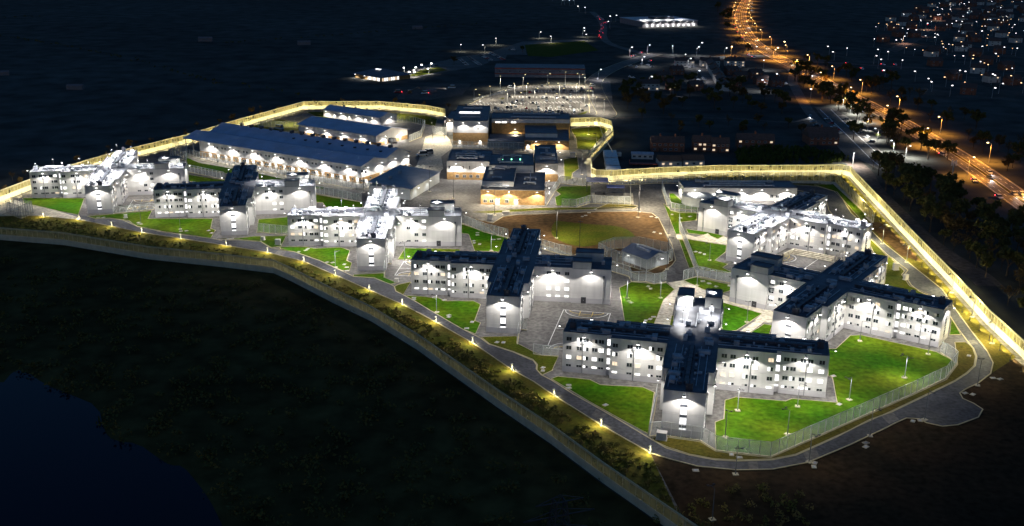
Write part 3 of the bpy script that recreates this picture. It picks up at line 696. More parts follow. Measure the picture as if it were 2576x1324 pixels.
            for k in range(7):
                r = CORE + 3 + (L - CORE - 7) * (k + rnd.uniform(.1, .9)) / 7; s = rnd.choice((-1, 1))
                ob('roof_unit', rnd.choice(UNITS), rt, (*W(r, s * rnd.uniform(3.2, 4.0)), zr), a + rnd.choice((0, math.pi / 2)))
            for k in range(4):
                r = CORE + 3 + (L - CORE - 7) * (k + .5) / 4; ob('skylight', CACHE['skylight'], rt, (*W(r, (-1) ** k * 3.0), zr), a)
            pm = MB()
            for s in (-1, 1):
                pm.bar((*W(CORE, s * 4.6), .35), (*W(L - 2, s * 4.6), .35), .18)
                pm.bar((*W(CORE, s * 2.6), .3), (*W(L - 4, s * 2.6), .3), .14)
            ob('roof_pipe', pm.mesh('roof_pipe', 'galvanised'), rt, (0, 0, zr))
            # flue box at the wing end
            st = MB(); st.box(-.9, .9, -.9, .9, 0, 1.9); st.box(-1.05, 1.05, -1.05, 1.05, 1.9, 2.1); st.cyl((-.4, 0), .2, 2.1, 2.6); st.cyl((.4, 0), .2, 2.1, 2.6)
            ob('flue', st.mesh('flue', 'roof_dark_plant'), rt, (*W(L - 2.2, 1.0), zr), a)
        else:
            fs = -1 if wd == 'E' else 1
            tw = [(20.9, 27.5, fs * 7.35, fs * 2.5, 2.4), (21.5, 31.5, -fs * 2.0, -fs * 7.0, 2.9)] if towers == 'front' else [(26.5, 34.2, -6.9, -1.8, 3.2), (26.0, 33.5, 2.0, 6.9, 3.2)]
            for (ra, rb, s0, s1, hh) in tw:
                t = MB(); t.prism(boxp(ra, rb, s0, s1), HB - .35, HB + hh); ob('roof_tower', t.mesh('roof_tower', 'cladding_green'), rt)
                lo, hi = min(s0, s1), max(s0, s1)
                t2 = MB(); t2.prism(boxp(ra + .25, rb - .25, lo + .25, hi - .25), HB + hh, HB + hh + .06)
                ob('tower_roof', t2.mesh('tower_roof', 'roof_membrane'), rt)
                t3 = MB(); strip(t3, boxp(ra, rb, lo, hi), .35, HB + hh - .02, HB + hh + .25, closed=True); ob('coping', t3.mesh('coping', 'roof_dark_plant'), rt)
            for k in range(9):
                r = rnd.uniform(CORE + 1, L - 2); s = rnd.uniform(-5, 5)
                if towers == 'front' and r > 20 and abs(s) > 2: s = rnd.uniform(-1.4, 2)
                ob('roof_unit', rnd.choice(UNITS), rt, (*W(r, s), zr), a + rnd.choice((0, math.pi / 2)))
            pm = MB()
            for s in (-3.5, 0, 3): pm.bar((*W(CORE, s), .4), (*W(20, s), .4), .22)
            ob('roof_pipe', pm.mesh('roof_pipe', 'galvanised'), rt, (0, 0, zr))
        if lt:
            nfl = 5 if typ == 'cell' else 4
            for k in range(nfl):
                r = CORE + (L - CORE) * (k + .5) / nfl
                roof_flood(rt, (*W(r, (-1) ** k * (HWO - 1.3)), zr), a + (math.pi if k % 2 else 0), (5200 if typ == 'cell' else 2600) * rnd.uniform(.6, 1.3))
    return rt

POSES = dict(A=(-197.24, 499.21, 10.37), B=(-126.51, 466.13, 9.99), C=(-56.05, 420.39, 2.33), D=(1.44, 356.67, -6.21), E=(54.03, 284.31, -12.83), F=(110.33, 335.11, -36.2), G=(114.15, 426.2, -36.61))
STD = {'W': ('cell', 37.5), 'S': ('cell', 39.1), 'N': ('cell', 40.3), 'E': ('big', 34.5)}
RGT = {'E': ('cell', 37.5), 'S': ('cell', 39.1), 'N': ('cell', 40.3), 'W': ('big', 34.5)}
def hb(k, label, wings, seed, lit=(), **kw):
    x, y, r = POSES[k]; return houseblock('houseblock', label, x, y, R(r), wings, seed, lit, **kw)
hb('A', 'cross-shaped grey houseblock with floodlit white roof beside the concrete gate apron and cage', STD, 11, ('W', 'S', 'N', 'E'))
hb('B', 'cross-shaped grey houseblock with dark roof in front of the long workshop', STD, 12, ('E',))
hb('C', 'cross-shaped grey houseblock with floodlit white roof between two dark-roofed houseblocks', STD, 13, ('W', 'S', 'N', 'E'))
hb('D', 'cross-shaped grey houseblock with dark roof between the brown central field and the perimeter road', STD, 3)
hb('E', 'cross-shaped grey houseblock with two white-lit rooftop stair towers beside the bend of the perimeter road', {'W': ('cell', 38.3), 'E': ('cell', 38.3), 'S': ('cell', 39.1), 'N': ('big', 34.5)}, 15, ('N',), towers='back')
hb('F', 'cross-shaped grey houseblock turned diagonally with dark roof beside the large fenced lawn', RGT, 16)
hb('G', 'cross-shaped grey houseblock turned diagonally with floodlit white roof behind the stepped ball court', RGT, 17, ('W', 'S', 'E'))

# ---- seating steps round the sunken court
sr_ = root('seating_steps', (0, 0, 0), 0, 'pale concrete seating steps around the ball court between two diagonal houseblocks', 'seating steps')
a, b, c = Z7(1300, 870), Z7(1400, 820), Z7(1810, 900)
for k in range(4):
    f = k * 1.1
    d1 = (b - a).normalized(); d2 = (c - b).normalized(); nn = Vector((d2.y, -d2.x, 0))
    if nn.y > 0: nn = -nn
    m = MB(); strip(m, [a + nn * f, b + nn * f, c + nn * f], .8, .1, 1.5 - .35 * k); ob('step', m.mesh('step', 'concrete'), sr_)
# ================================================================== WORKSHOPS AND CENTRAL BUILDINGS
WARM = (1.0, .88, .66)
def frame2(a, b):
    a, b = Vector((a[0], a[1])), Vector((b[0], b[1])); d = b - a
    return a, math.atan2(d.y, d.x), d.length
CACHE['door_hood'] = (lambda m: (m.box(-1.2, 1.2, -.9, 0, 2.75, 2.85), m.box(-1.05, 1.05, -.05, .02, 0, 2.6), m)[2].mesh('door', 'render_pale'))(MB())
CACHE['door_lens'] = MB().box(-.25, .25, -.6, -.25, 2.6, 2.745).mesh('lens', 'lens_white')
def hooded_door(rt, x, y=0, rz=0, light=True, power=320):
    d = ob('door', CACHE['door_hood'], rt, (x, y, .02), rz); ob('lens', CACHE['door_lens'], d)
    if light: lamp(d, (0, -.5, 2.5), 'SPOT', power, WHITE, 120, .3, .1, (R(-8), 0, 0))
    return d
CACHE['small_window'] = (lambda m: (m.box(-.7, .7, -.07, .02, -.65, -.55), m.box(-.7, .7, -.07, .02, .55, .65), m.box(-.7, -.6, -.07, .02, -.55, .55), m.box(.6, .7, -.07, .02, -.55, .55), m.box(-.05, .05, -.06, .02, -.55, .55), m)[5].mesh('window', 'frame'))(MB())
CACHE['small_pane'] = MB().box(-.6, .6, -.03, .01, -.55, .55).mesh('pane', 'glass_dark')
CACHE['small_pane_lit'] = MB().box(-.6, .6, -.03, .01, -.55, .55).mesh('pane', 'window_lit')
CACHE['small_pane_warm'] = MB().box(-.6, .6, -.03, .01, -.55, .55).mesh('pane', 'window_warm')
def small_window(rt, loc, rz=0, sc=(1, 1, 1), pane='small_pane'):
    w = ob('window', CACHE['small_window'], rt, loc, rz); w.scale = sc; ob('pane', CACHE[pane], w); return w

def gable_shed(name, label, a, left, back, prof, brick_h, over=(1, 1), roof='roof_blue', wall_top=None, group=None):
    """a = front right corner, left = front left, back = rear right; prof = roof line [(fraction, z)...]"""
    o, rz, W = frame2(left, a)
    D = (Vector((back[0], back[1])) - Vector((a[0], a[1]))).length
    rt = root(name, (o.x, o.y, 0), rz, label, 'workshop', group)
    pts = [(f * D, z) for f, z in prof]
    body = MB(); n = len(pts)
    for x, flip in ((0, False), (W, True)):
        vs = [(x, y, z - .25) for y, z in pts] + [(x, D, 0), (x, 0, 0)]; vs[0] = (x, 0, pts[0][1] - .25); vs[n - 1] = (x, D, pts[-1][1] - .25)
        body.add(vs, [tuple(range(n + 2)) if not flip else tuple(reversed(range(n + 2)))])
    for y, z in ((0, pts[0][1]), (D, pts[-1][1])):
        for k in range(8):
            x0, x1 = W * k / 8, W * (k + 1) / 8
            body.box(x0 + .02, x1 - .02, y - (.04 if y == 0 else -.01), y + (.02 if y == 0 else .04), .02, z - .3)
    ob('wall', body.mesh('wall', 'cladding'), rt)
    br = MB()
    if brick_h:
        br.box(-.08, W + .08, -.1, .0, 0, brick_h); br.box(W, W + .1, 0, D, 0, brick_h); br.box(-.1, 0, 0, D, 0, brick_h)
        ob('brick_base', br.mesh('brick_base', 'brick'), rt)
    for i in range(n - 1):
        (y0, z0), (y1, z1) = pts[i], pts[i + 1]
        if i == 0: y0 -= 1.2; z0 -= .25
        if i == n - 2: y1 += .8; z1 -= .2
        m = MB(); x0, x1 = -over[0], W + over[1]
        m.add([(x0, y0, z0 - .18), (x1, y0, z0 - .18), (x1, y1, z1 - .18), (x0, y1, z1 - .18), (x0, y0, z0), (x1, y0, z0), (x1, y1, z1), (x0, y1, z1)],
              [(0, 3, 2, 1), (4, 5, 6, 7), (0, 1, 5, 4), (1, 2, 6, 5), (2, 3, 7, 6), (3, 0, 4, 7)])
        # standing seams
        for k in range(int((x1 - x0) / 2.4)):
            x = x0 + 1.2 + 2.4 * k; m.bar((x, y0, z0 + .03), (x, y1, z1 + .03), .08, .08)
        ob('roof_slope', m.mesh('roof_slope', roof), rt)
    return rt, W, D, pts
# long workshop
w1, W, D, pts = gable_shed('workshop', 'long pale workshop with blue double-pitched metal roof and a row of roof cowls', (-78.3, 522.3), (-180, 585.5), (-57, 557), [(0, 9.6), (.235, 12.3), (.475, 10.0), (.73, 13.6), (1.0, 9.8)], 3.05, over=(12.6, 1.0))
for k in range(7):
    x = W * (.085 + .142 * k)
    wall_lamp(w1, (x, -.06, 8.7), (0, -1), 2000); 
    for dx in (2.0, 4.4, 8.3, 10.7): small_window(w1, (x + dx, -.06, 6.6))
    for dx in (-1.5, 5, 11): hooded_door(w1, x + dx, -.12)
    for dx in (1.8, 7.8, 9.4): small_window(w1, (x + dx, -.12, 1.7), 0, (1, 1, .9))
for k in range(4): 
    y = D * (.08 + .28 * k); wall_lamp(w1, (W + .02, y, 8.8 if k % 3 else 8.2), (1, 0), 1700); small_window(w1, (W + .11, y + 4, 1.7), math.pi / 2); 
    if k % 2: hooded_door(w1, W + .12, y + 1, math.pi / 2)
cow = (lambda m: (m.box(-.9, .9, -.9, .9, -.7, 1.0), m.box(-1.05, 1.05, -1.05, 1.05, 1.0, 1.25), m)[2].mesh('roof_cowl', 'roof_dark_plant'))(MB())
for k in range(15): ob('roof_cowl', cow, w1, (4 + k * (W - 8) / 14, D * .73, 13.6))
hat = MB().box(-.7, .7, -.6, .6, -.3, .35).mesh('roof_hatch', 'roof_dark_plant')
for k in range(8): ob('roof_hatch', hat, w1, (W * .42 + k * W * .075, D * .60, 11.95))
for x in (-11.6, -5.5): ob('canopy_post', MB().box(-.22, .22, -.22, .22, 0, 9.2).mesh('canopy_post', 'render_pale'), w1, (x, .3, 0))
w2, W, D, pts = gable_shed('workshop', 'shorter pale workshop with blue ridged metal roof behind the long workshop', (-82.6, 616.1), (-136.3, 651.1), (-72.0, 644.2), [(0, 7.0), (.455, 9.8), (1.0, 6.2)], 2.4, over=(1.0, 1.0))
for k in range(4): wall_lamp(w2, (W * (.15 + .23 * k), -.06, 5.6), (0, -1), 1700)
for k in range(2): wall_lamp(w2, (W + .02, D * (.22 + .5 * k), 5.6), (1, 0), 1700); hooded_door(w2, W + .12, D * (.3 + .45 * k), math.pi / 2)
for k in range(5): small_window(w2, (W * (.1 + .18 * k), -.12, 1.5)); hooded_door(w2, W * (.2 + .18 * k), -.12)
w3, W, D, pts = gable_shed('workshop', 'small grey workshop with blue ridged roof closest to the far perimeter fence', (-88.4, 685.8), (-131.8, 715.6), (-81.1, 700.8), [(0, 5.5), (.425, 7.6), (1.0, 5.2)], 0, over=(.6, .6))
for k in range(4): wall_lamp(w3, (W * (.08 + .27 * k), -.06, 4.6), (0, -1), 1200)
for k in range(3): hooded_door(w3, W * (.2 + .27 * k), -.06)
wall_lamp(w3, (W + .02, D * .5, 4.6), (1, 0), 1600)
cow2 = MB().box(-.5, .5, -.5, .5, -.4, .9).mesh('roof_cowl', 'roof_dark_plant')
for k in range(3): ob('roof_cowl', cow2, w3, (W * (.25 + .2 * k), D * .425, 7.6))

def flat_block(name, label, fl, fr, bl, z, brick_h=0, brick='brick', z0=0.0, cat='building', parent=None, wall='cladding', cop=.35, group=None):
    """flat-roofed volume from its roof corners (front left, front right, back left)"""
    o, rz, W = frame2(fl, fr)
    D = abs((Vector((bl[0], bl[1])) - o).dot(Vector((-math.sin(rz), math.cos(rz)))))
    if parent is None: rt = root(name, (o.x, o.y, 0), rz, label, cat, group)
    else:
        rt = parent
    if parent is None:
        x0, y0 = 0, 0; T = None
    m = MB()
    if brick_h: m.box(.04, W - .04, .04, D - .04, brick_h, z); 
    else: m.box(0, W, 0, D, z0, z)
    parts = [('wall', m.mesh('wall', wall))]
    if brick_h: parts.append(('brick_wall', MB().box(0, W, 0, D, z0, brick_h).mesh('brick_wall', brick)))
    parts.append(('roof', MB().box(.3, W - .3, .3, D - .3, z, z + .06).mesh('roof', 'roof_membrane')))
    c = MB(); strip(c, [(0.1, 0.1), (W - .1, .1), (W - .1, D - .1), (.1, D - .1)], .4, z, z + cop, closed=True); parts.append(('coping', c.mesh('coping', 'roof_dark_plant')))
    if parent is None:
        for n_, me in parts: ob(n_, me, rt)
        return rt, W, D
    inv = parent.matrix_world.inverted() if False else None
    px, py, pr = parent.location.x, parent.location.y, parent.rotation_euler.z
    dx, dy = o.x - px, o.y - py
    lx, ly = dx * math.cos(-pr) - dy * math.sin(-pr), dx * math.sin(-pr) + dy * math.cos(-pr)
    for n_, me in parts: ob(n_, me, parent, (lx, ly, 0), rz - pr)
    return (lx, ly, rz - pr), W, D
def at(fr, x, y, z):
    lx, ly, a = fr; return (lx + x * math.cos(a) - y * math.sin(a), ly + x * math.sin(a) + y * math.cos(a), z)
def ducts(rt, fr, W, D, z, n=3, seed=1):
    rnd = random.Random(seed)
    for k in range(n):
        m = MB(); y = D * (.2 + .6 * k / max(1, n - 1)); x0, x1 = W * rnd.uniform(.15, .3), W * rnd.uniform(.6, .9)
        m.box(x0, x1, y - .35, y + .35, z + .3, z + .9); m.box(x0, x0 + .7, y - 1.6, y, z + .3, z + .9); m.box(x1 - .7, x1, y - 1.2, y, z + .3, z + .9)
        ob('roof_duct', m.mesh('roof_duct', 'galvanised'), rt, at(fr, 0, 0, 0), fr[2])
    for k in range(n + 1):
        ob('roof_unit', rnd.choice(UNITS), rt, at(fr, W * rnd.uniform(.15, .85), D * rnd.uniform(.15, .85), z + .06), fr[2])

# ---- entry building
e1, W, D = flat_block('entry_building', 'brown brick and grey entry building with dark flat roofs beside the main car park', Q2(432, 352, 14.7), Q2(1010, 357, 14.7), Q2(575, 108, 14.7), 14.7, 7.4)
F0 = (0, 0, 0)
for x in (.3, .75): wall_lamp(e1, (W * x, -.06, 14.0), (0, -1), 1500)
ducts(e1, F0, W, D, 14.76, 2, 3)
sk = MB(); sk.box(0, 13, 0, 4, 0, .5); ob('skylight', sk.mesh('skylight', 'stair_glow'), e1, (W * .12, D * .48, 14.76))
for k in (.19, .77):
    hooded_door(e1, W * k, -.02)
for x in (.10, .72): small_window(e1, (W * x, -.02, 10.5), 0, (.6, 1, 1.6))
fr, W2, D2 = flat_block('', '', Q2(325, 322, 8.5), Q2(440, 324, 8.5), Q2(400, 192, 8.5), 8.5, 0, parent=e1, wall='render_pale')
wall_lamp(e1, at(fr, -.02, D2 * .4, 8.0), (-1, 0), 3000); wall_lamp(e1, at(fr, W2 * .5, -.02, 8.0), (0, -1), 3000)
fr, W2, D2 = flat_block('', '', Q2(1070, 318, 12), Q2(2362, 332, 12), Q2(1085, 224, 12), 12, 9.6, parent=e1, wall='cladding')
for k in (.04, .12, .24): 
    w = small_window(e1, at(fr, W2 * k + 2, -.03, 9.9), fr[2], (2.6, 1, .9), 'small_pane_lit')
ducts(e1, fr, W2, D2, 12.06, 2, 5)
wall_lamp(e1, at(fr, W2 * .3, -.02, 6.0), (0, -1), 2600, WARM)
fr, W2, D2 = flat_block('', '', Q2(1618, 668, 5.6), Q2(2345, 680, 5.6), Q2(1690, 335, 5.6), 5.6, 5.4, parent=e1)
wall_lamp(e1, at(fr, W2 * .25, -.02, 5.2), (0, -1), 2600, WARM); wall_lamp(e1, at(fr, W2 * .77, -.02, 5.2), (0, -1), 2600, WARM)
d = hooded_door(e1, 0); d.location = at(fr, W2 * .07, -.02, .02); d.rotation_euler[2] = fr[2]
ducts(e1, fr, W2, D2, 5.66, 2, 7)
fr, W2, D2 = flat_block('', '', Q2(1625, 562, 8.0), Q2(2155, 566, 8.0), Q2(1680, 372, 8.0), 8.0, 0, z0=5.6, parent=e1)
fr, W2, D2 = flat_block('', '', Q2(1005, 690, 3.6), Q2(1605, 700, 3.6), Q2(1065, 570, 3.6), 3.6, 0, parent=e1, wall='render_pale')
for k in range(12):
    small_window(e1, at(fr, W2 * (k + .5) / 12, -.03, 1.8), fr[2], (1.6, 1, 2.2), 'small_pane')
# ---- visits and admin complex
n2, W, D = flat_block('admin_building', 'grey and buff brick administration building of stepped flat roofs in the middle of the site', Q3(330, 312, 9.9), Q3(1040, 322, 9.9), Q3(435, 130, 9.9), 9.9, 4.0)
ducts(n2, F0, W, D, 9.96, 4, 9)
for x in (.06, .22, .38, .53, .75, .88): small_window(n2, (W * x, -.03, 6.6), 0, (.45, 1, 1.5))
for x in (.24, .41, .56, .72): small_window(n2, (W * x, -.03, 1.9), 0, (1.25, 1, 1.3))
for x in (.22, .82): wall_lamp(n2, (W * x, -.02, 9.1), (0, -1), 2600)
fr, W2, D2 = flat_block('', '', Q3(1032, 382, 11.3), Q3(1762, 388, 11.3), Q3(1105, 200, 11.3), 11.3, 0, parent=n2); ducts(n2, fr, W2, D2, 11.36, 2, 11)
for k in range(3): ob('indicator', cached('indic', lambda: MB().box(-.2, .2, -.2, .2, 0, .5).mesh('indicator', 'indicator_green')), n2, at(fr, W2 * (.3 + .2 * k), D2 * .5, 11.36))
fr, W2, D2 = flat_block('', '', Q3(1790, 352, 9.6), Q3(2165, 356, 9.6), Q3(1750, 55, 9.6), 9.6, 4.0, parent=n2, wall='render_pale'); ducts(n2, fr, W2, D2, 9.66, 3, 12)
wall_lamp(n2, at(fr, W2 * .5, -.02, 8.8), (0, -1), 2600); wall_lamp(n2, at(fr, W2 + .02, D2 * .3, 8.8), (1, 0), 2600); wall_lamp(n2, at(fr, W2 + .02, D2 * .7, 8.8), (1, 0), 2600)
fr, W2, D2 = flat_block('', '', Q3(890, 780, 7.35), Q3(1945, 797, 7.35), Q3(1010, 490, 7.35), 7.35, 7.2, parent=n2); ducts(n2, fr, W2 * .5, D2 * .6, 7.41, 2, 13)
for y in (.35, .62):
    gd = MB(); gd.box(W2 * .66, W2 * .86, D2 * y, D2 * y + .7, 7.7, 8.4); gd.box(W2 * .66, W2 * .66 + .7, D2 * y - 2.5, D2 * y, 7.7, 8.4); gd.box(W2 * .86 - .7, W2 * .86, D2 * y - 2.5, D2 * y, 7.7, 8.4); ob('roof_duct', gd.mesh('roof_duct', 'galvanised'), n2, at(fr, 0, 0, 0), fr[2])
ob('roof_duct', MB().box(W2 * .755, W2 * .77, D2 * .40, D2 * .95, 8.41, 8.9).mesh('roof_duct', 'galvanised'), n2, at(fr, 0, 0, 0), fr[2])
for x in (.115, .445, .88): wall_lamp(n2, at(fr, W2 * x, -.02, 7.0), (0, -1), 3200, WARM)
for x in (.07, .17, .41): small_window(n2, at(fr, W2 * x, -.03, 1.8), fr[2], (1.3, 1, 1.4))
for x in (.26, .555):
    d = hooded_door(n2, 0); d.location = at(fr, W2 * x, -.02, .02); d.rotation_euler[2] = fr[2]
for y in (.2, .6): wall_lamp(n2, at(fr, W2 + .02, D2 * y, 6.9), (1, 0), 2000)
fr, W2, D2 = flat_block('', '', Q3(912, 640, 9.9), Q3(1432, 650, 9.9), Q3(1010, 405, 9.9), 9.9, 0, z0=7.35, parent=n2); ducts(n2, fr, W2, D2, 9.96, 2, 15)
st = MB(); st.box(W2 * .5, W2 * .6, -.5, -.35, 7.7, 8.1); st.box(W2 * .65, W2 * .85, -.5, -.35, 7.7, 8.1); ob('clerestory_light', st.mesh('clerestory_light', 'stair_glow'), n2, at(fr, 0, 0, 0), fr[2])

# ---- care unit with long low roof beyond the diagonal houseblock
fl, frr, bl = Z7(300, 175, 6.5), Z7(1440, 178, 6.5), Z7(300, 105, 6.5)
s1, W, D = flat_block('care_unit', 'low grey building with long dark roof and bright wall lamps beneath the far perimeter fence', fl, frr, bl, 6.5, 0)
for x in (.09, .31, .50, .68, .90): wall_lamp(s1, (W * x, -.02, 6.1), (0, -1), 2200)
for x in (.2, .55, .63, .78, .83, .95): small_window(s1, (W * x, -.02, 2.4), 0, (1.2, 1, 1.2), 'small_pane_lit' if x in (.55, .63) else 'small_pane')
ducts(s1, F0, W, D, 6.56, 3, 21)
wall_lamp(s1, (-.02, D * .5, 6.0), (-1, 0), 2200)
dr = MB(); c0 = Z7(430, 330); dr.cyl((0, 0), 7.5, 0, 4.2, 28); dr.cyl((0, 0), 7.2, 4.2, 4.3, 28)
t = root('screened_yard', (c0.x, c0.y, 0), 0, 'round grey screened exercise yard in front of the low care unit', 'exercise yard'); ob('screen', dr.mesh('screen', 'cladding_green'), t)
# ---- grey gabled energy centre in the central field
a, b, c = N2(1120, 1010), N2(760, 880), N2(1480, 870)
o, rz, W = frame2(b, a); D = 12
ec = root('energy_centre', (o.x, o.y, 0), rz, 'grey gabled plant building inside a tall mesh fence by the brown field', 'plant building')
m = MB(); m.box(0, W, 0, D, 0, 4.4)
m.add([(0, 0, 4.4), (0, D, 4.4), (0, D / 2, 6.2)], [(0, 2, 1)]); m.add([(W, 0, 4.4), (W, D, 4.4), (W, D / 2, 6.2)], [(0, 1, 2)]); ob('wall', m.mesh('wall', 'cladding_green'), ec)
for s in (0, 1):
    m = MB(); y0 = -.4 if s == 0 else D + .4; m.add([(-.4, y0, 4.3), (W + .4, y0, 4.3), (W + .4, D / 2, 6.35), (-.4, D / 2, 6.35)], [(0, 1, 2, 3) if s == 0 else (3, 2, 1, 0)])
    m.add([(-.4, y0, 4.15), (W + .4, y0, 4.15), (W + .4, D / 2, 6.2), (-.4, D / 2, 6.2)], [(3, 2, 1, 0)]); ob('roof_slope', m.mesh('roof_slope', 'roof_grey'), ec)
ob('roof_duct', MB().bar((W * .35, 4, 6.0), (W * .8, 4, 6.0), .9).mesh('roof_duct', 'galvanised'), ec); ob('flue', MB().cyl((W * .3, 4), .5, 4.6, 7, 8).mesh('flue', 'galvanised'), ec)
wall_lamp(ec, (W * .4, -.02, 4.0), (0, -1), 160, (.85, .9, 1)); wall_lamp(ec, (W + .02, D * .5, 4.0), (1, 0), 160, (.85, .9, 1))
# ---- dark grey store beside the lit houseblock
zq = GR(894.5, 429.3, .14861)
a, b = zq(930, 500), zq(1420, 200)
o, rz, W = frame2(a, b); D = 22
sg = root('store_building', (o.x, o.y, 0), rz, 'dim grey store with sloping metal roof beside the asphalt yard and long workshop', 'store')
ob('wall', MB().box(0, W, 0, D, 0, 5.5).mesh('wall', 'cladding_green'), sg)
m = MB(); m.add([(-.5, -.6, 5.4), (W + .5, -.6, 5.4), (W + .5, D + .4, 7.4), (-.5, D + .4, 7.4), (-.5, -.6, 5.65), (W + .5, -.6, 5.65), (W + .5, D + .4, 7.65), (-.5, D + .4, 7.65)], [(0, 3, 2, 1), (4, 5, 6, 7), (0, 1, 5, 4), (1, 2, 6, 5), (2, 3, 7, 6), (3, 0, 4, 7)]); ob('roof', m.mesh('roof', 'roof_grey'), sg)
wall_lamp(sg, (W * .55, -.02, 5.1), (0, -1), 350, (.85, .9, 1)); wall_lamp(sg, (W * .15, -.02, 5.1), (0, -1), 200, (.85, .9, 1))
for k in range(2): ob('roof_unit', UNITS[k], sg, (W * (.3 + .3 * k), D * .7, 7.1), 0)
# ---- covered waste compound
wc = N1(540, 1090)
wr = root('waste_compound', (wc.x, wc.y, 0), R(-3), 'blue canopied waste compound on pale concrete below the bright perimeter fence', 'canopy shelter')
for (x, y, z, w, d) in ((-4, 8, 5.4, 11, 9), (5, 0, 4.0, 9, 5)):
    ob('canopy', MB().box(x - w / 2, x + w / 2, y - d / 2, y + d / 2, z, z + .3).mesh('canopy', 'canvas_blue'), wr)
    for sx in (-1, 1):
        for sy in (-1, 1): ob('post', MB().box(-.12, .12, -.12, .12, 0, z).mesh('post', 'steel_dark'), wr, (x + sx * (w / 2 - .3), y + sy * (d / 2 - .3), 0))
sk_m = MB(); sk_m.box(-2.5, 2.5, -1, 1, .2, 1.5); sk_m.box(-2.7, 2.7, -1.1, 1.1, 1.5, 1.65)
for k, (x, y) in enumerate(((-3, -1), (2, -3), (6, -3))):
    ob('waste_skip', sk_m.mesh('waste_skip', 'steel_dark'), None, (wc.x + x, wc.y + y, .13), R(-3 + 7 * k), label='dark metal waste skip standing under or beside the blue canopy', cat='skip', group='skips in the waste compound')
# ---- small yard cabinets and boxes
for k, (f, x, y, w, d, h, lb) in enumerate(((ZZ, 62, 1010, 2.6, 1.8, 2.0, 'pale square utility cabinet by the fence in front of the near houseblock wing'), (Z4, 222, 675, 2.2, 1.2, 2.2, 'white utility cabinet on the lawn corner beside the lit houseblock'), (Z8, 1855, 285, 2.0, 1.4, 2.6, 'white utility cabinet on dark soil beside the diagonal houseblock'), (Z8, 1957, 385, 1.6, 1.2, 2.0, 'white kiosk on the kerb of the perimeter road'), (N1, 140, 630, 3.0, 2.2, 2.6, 'pale kiosk by the path behind the administration building'), (Z4, 2355, 420, 2.4, 1.0, 2.4, 'white notice board beside the brown central field'), (Z4, 2515, 370, 3.2, 1.2, 1.4, 'white double cabinet on the verge of the brown field'), (Z1, 1265, 835, 1.4, 1.4, 1.4, 'small pale monument stone in the lawn bend'), (Z4, 70, 630, 1.4, 1.4, 1.4, 'small pale box with red top on the lawn tip'), (Z4, 1415, 1050, 1.4, 1.2, 1.2, 'small pale box with a path stub beside the small court'))):
    q = f(x, y); m = MB(); m.box(-w / 2, w / 2, -d / 2, d / 2, .15, h); m.box(-w / 2 - .06, w / 2 + .06, -d / 2 - .06, d / 2 + .06, h, h + .1); m.box(-w / 2 - .2, w / 2 + .2, -d / 2 - .2, d / 2 + .2, 0, .15); m.box(-.03, .03, -d / 2 - .02, -d / 2, .25, h - .1)
    ob('utility_cabinet', m.mesh('utility_cabinet', 'render_pale'), None, (q.x, q.y, .12), R(12 * (k % 4) - 15), label=lb, cat='cabinet')
# ================================================================== FENCES
K_PERIM = 820.0
YELLOW = (1.0, .89, .50)
def panel_mesh(L, h0, h1, kind):
    if kind == 'solid':
        m = MB(); m.box(.05, L - .05, -.06, .06, .0, h1)
        n = 3
        for k in range(n): m.box(.05, L - .05, -.08, .08, h1 * (k + .5) / n, h1 * (k + .5) / n + .06)
        return m.mesh('solid_panel', 'concrete_wall')
    m = MB(); m.add([(.04, 0, h0), (L - .04, 0, h0), (L - .04, 0, h1), (.04, 0, h1)], [(0, 1, 2, 3)])
    return m.mesh('mesh_panel', kind)
def fence(label, pts, step, h, solid_h=0.0, mesh='weldmesh', post='fence_post', cat='fence', beak=False, group=None, kerb=True, name='security_fence', pw=.12):
    pts = [Vector((q[0], q[1])) for q in pts]
    rt = root(name, (pts[0].x, pts[0].y, 0), 0, label, cat, group)
    org = pts[0]
    pm = cached(('post', h, post, pw, beak), lambda: (lambda m: (m.box(-pw / 2, pw / 2, -pw / 2, pw / 2, 0, h), m.bar((0, 0, h), (0, .5 if beak else .01, h + (.35 if beak else .02)), pw * .8), m)[2].mesh('post', post))(MB()))
    for a, b in zip(pts, pts[1:]):
        L = (b - a).length; n = max(1, round(L / step)); s = L / n; rz = math.atan2((b - a).y, (b - a).x); key = round(s, 2)
        for k in range(n):
            q = a + (b - a) * k / n - org
            ob('post', pm, rt, (q.x, q.y, 0), rz)
            if solid_h: ob('solid_panel', cached(('sol', key, solid_h), lambda: panel_mesh(s, 0, solid_h, 'solid')), rt, (q.x, q.y, 0), rz)
            ob('mesh_panel', cached(('msh', key, solid_h, h, mesh), lambda: panel_mesh(s, solid_h + .02 if solid_h else .12, h, mesh)), rt, (q.x, q.y, 0), rz)
    q = pts[-1] - org; ob('post', pm, rt, (q.x, q.y, 0), 0)
    rel = [q - org for q in pts]
    rail = MB()
    for a, b in zip(rel, rel[1:]):
        rail.bar((a.x, a.y, h), (b.x, b.y, h), .1)
        if beak: rail.bar((a.x, a.y, h + .35), (b.x, b.y, h + .35), .34, .34)
    ob('top_rail', rail.mesh('top_rail', post), rt)
    if kerb:
        m = MB(); strip(m, rel, .45, 0, .24); ob('kerb_base', m.mesh('kerb_base', 'kerb'), rt)
    return rt
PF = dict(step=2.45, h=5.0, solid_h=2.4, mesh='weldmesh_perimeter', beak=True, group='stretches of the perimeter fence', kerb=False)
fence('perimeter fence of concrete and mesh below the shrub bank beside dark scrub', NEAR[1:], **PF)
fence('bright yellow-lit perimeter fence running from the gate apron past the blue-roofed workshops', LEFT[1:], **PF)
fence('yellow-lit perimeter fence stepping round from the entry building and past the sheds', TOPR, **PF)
fence('bright yellow-lit perimeter fence beside the dark track and wood', RIGHT, **PF)
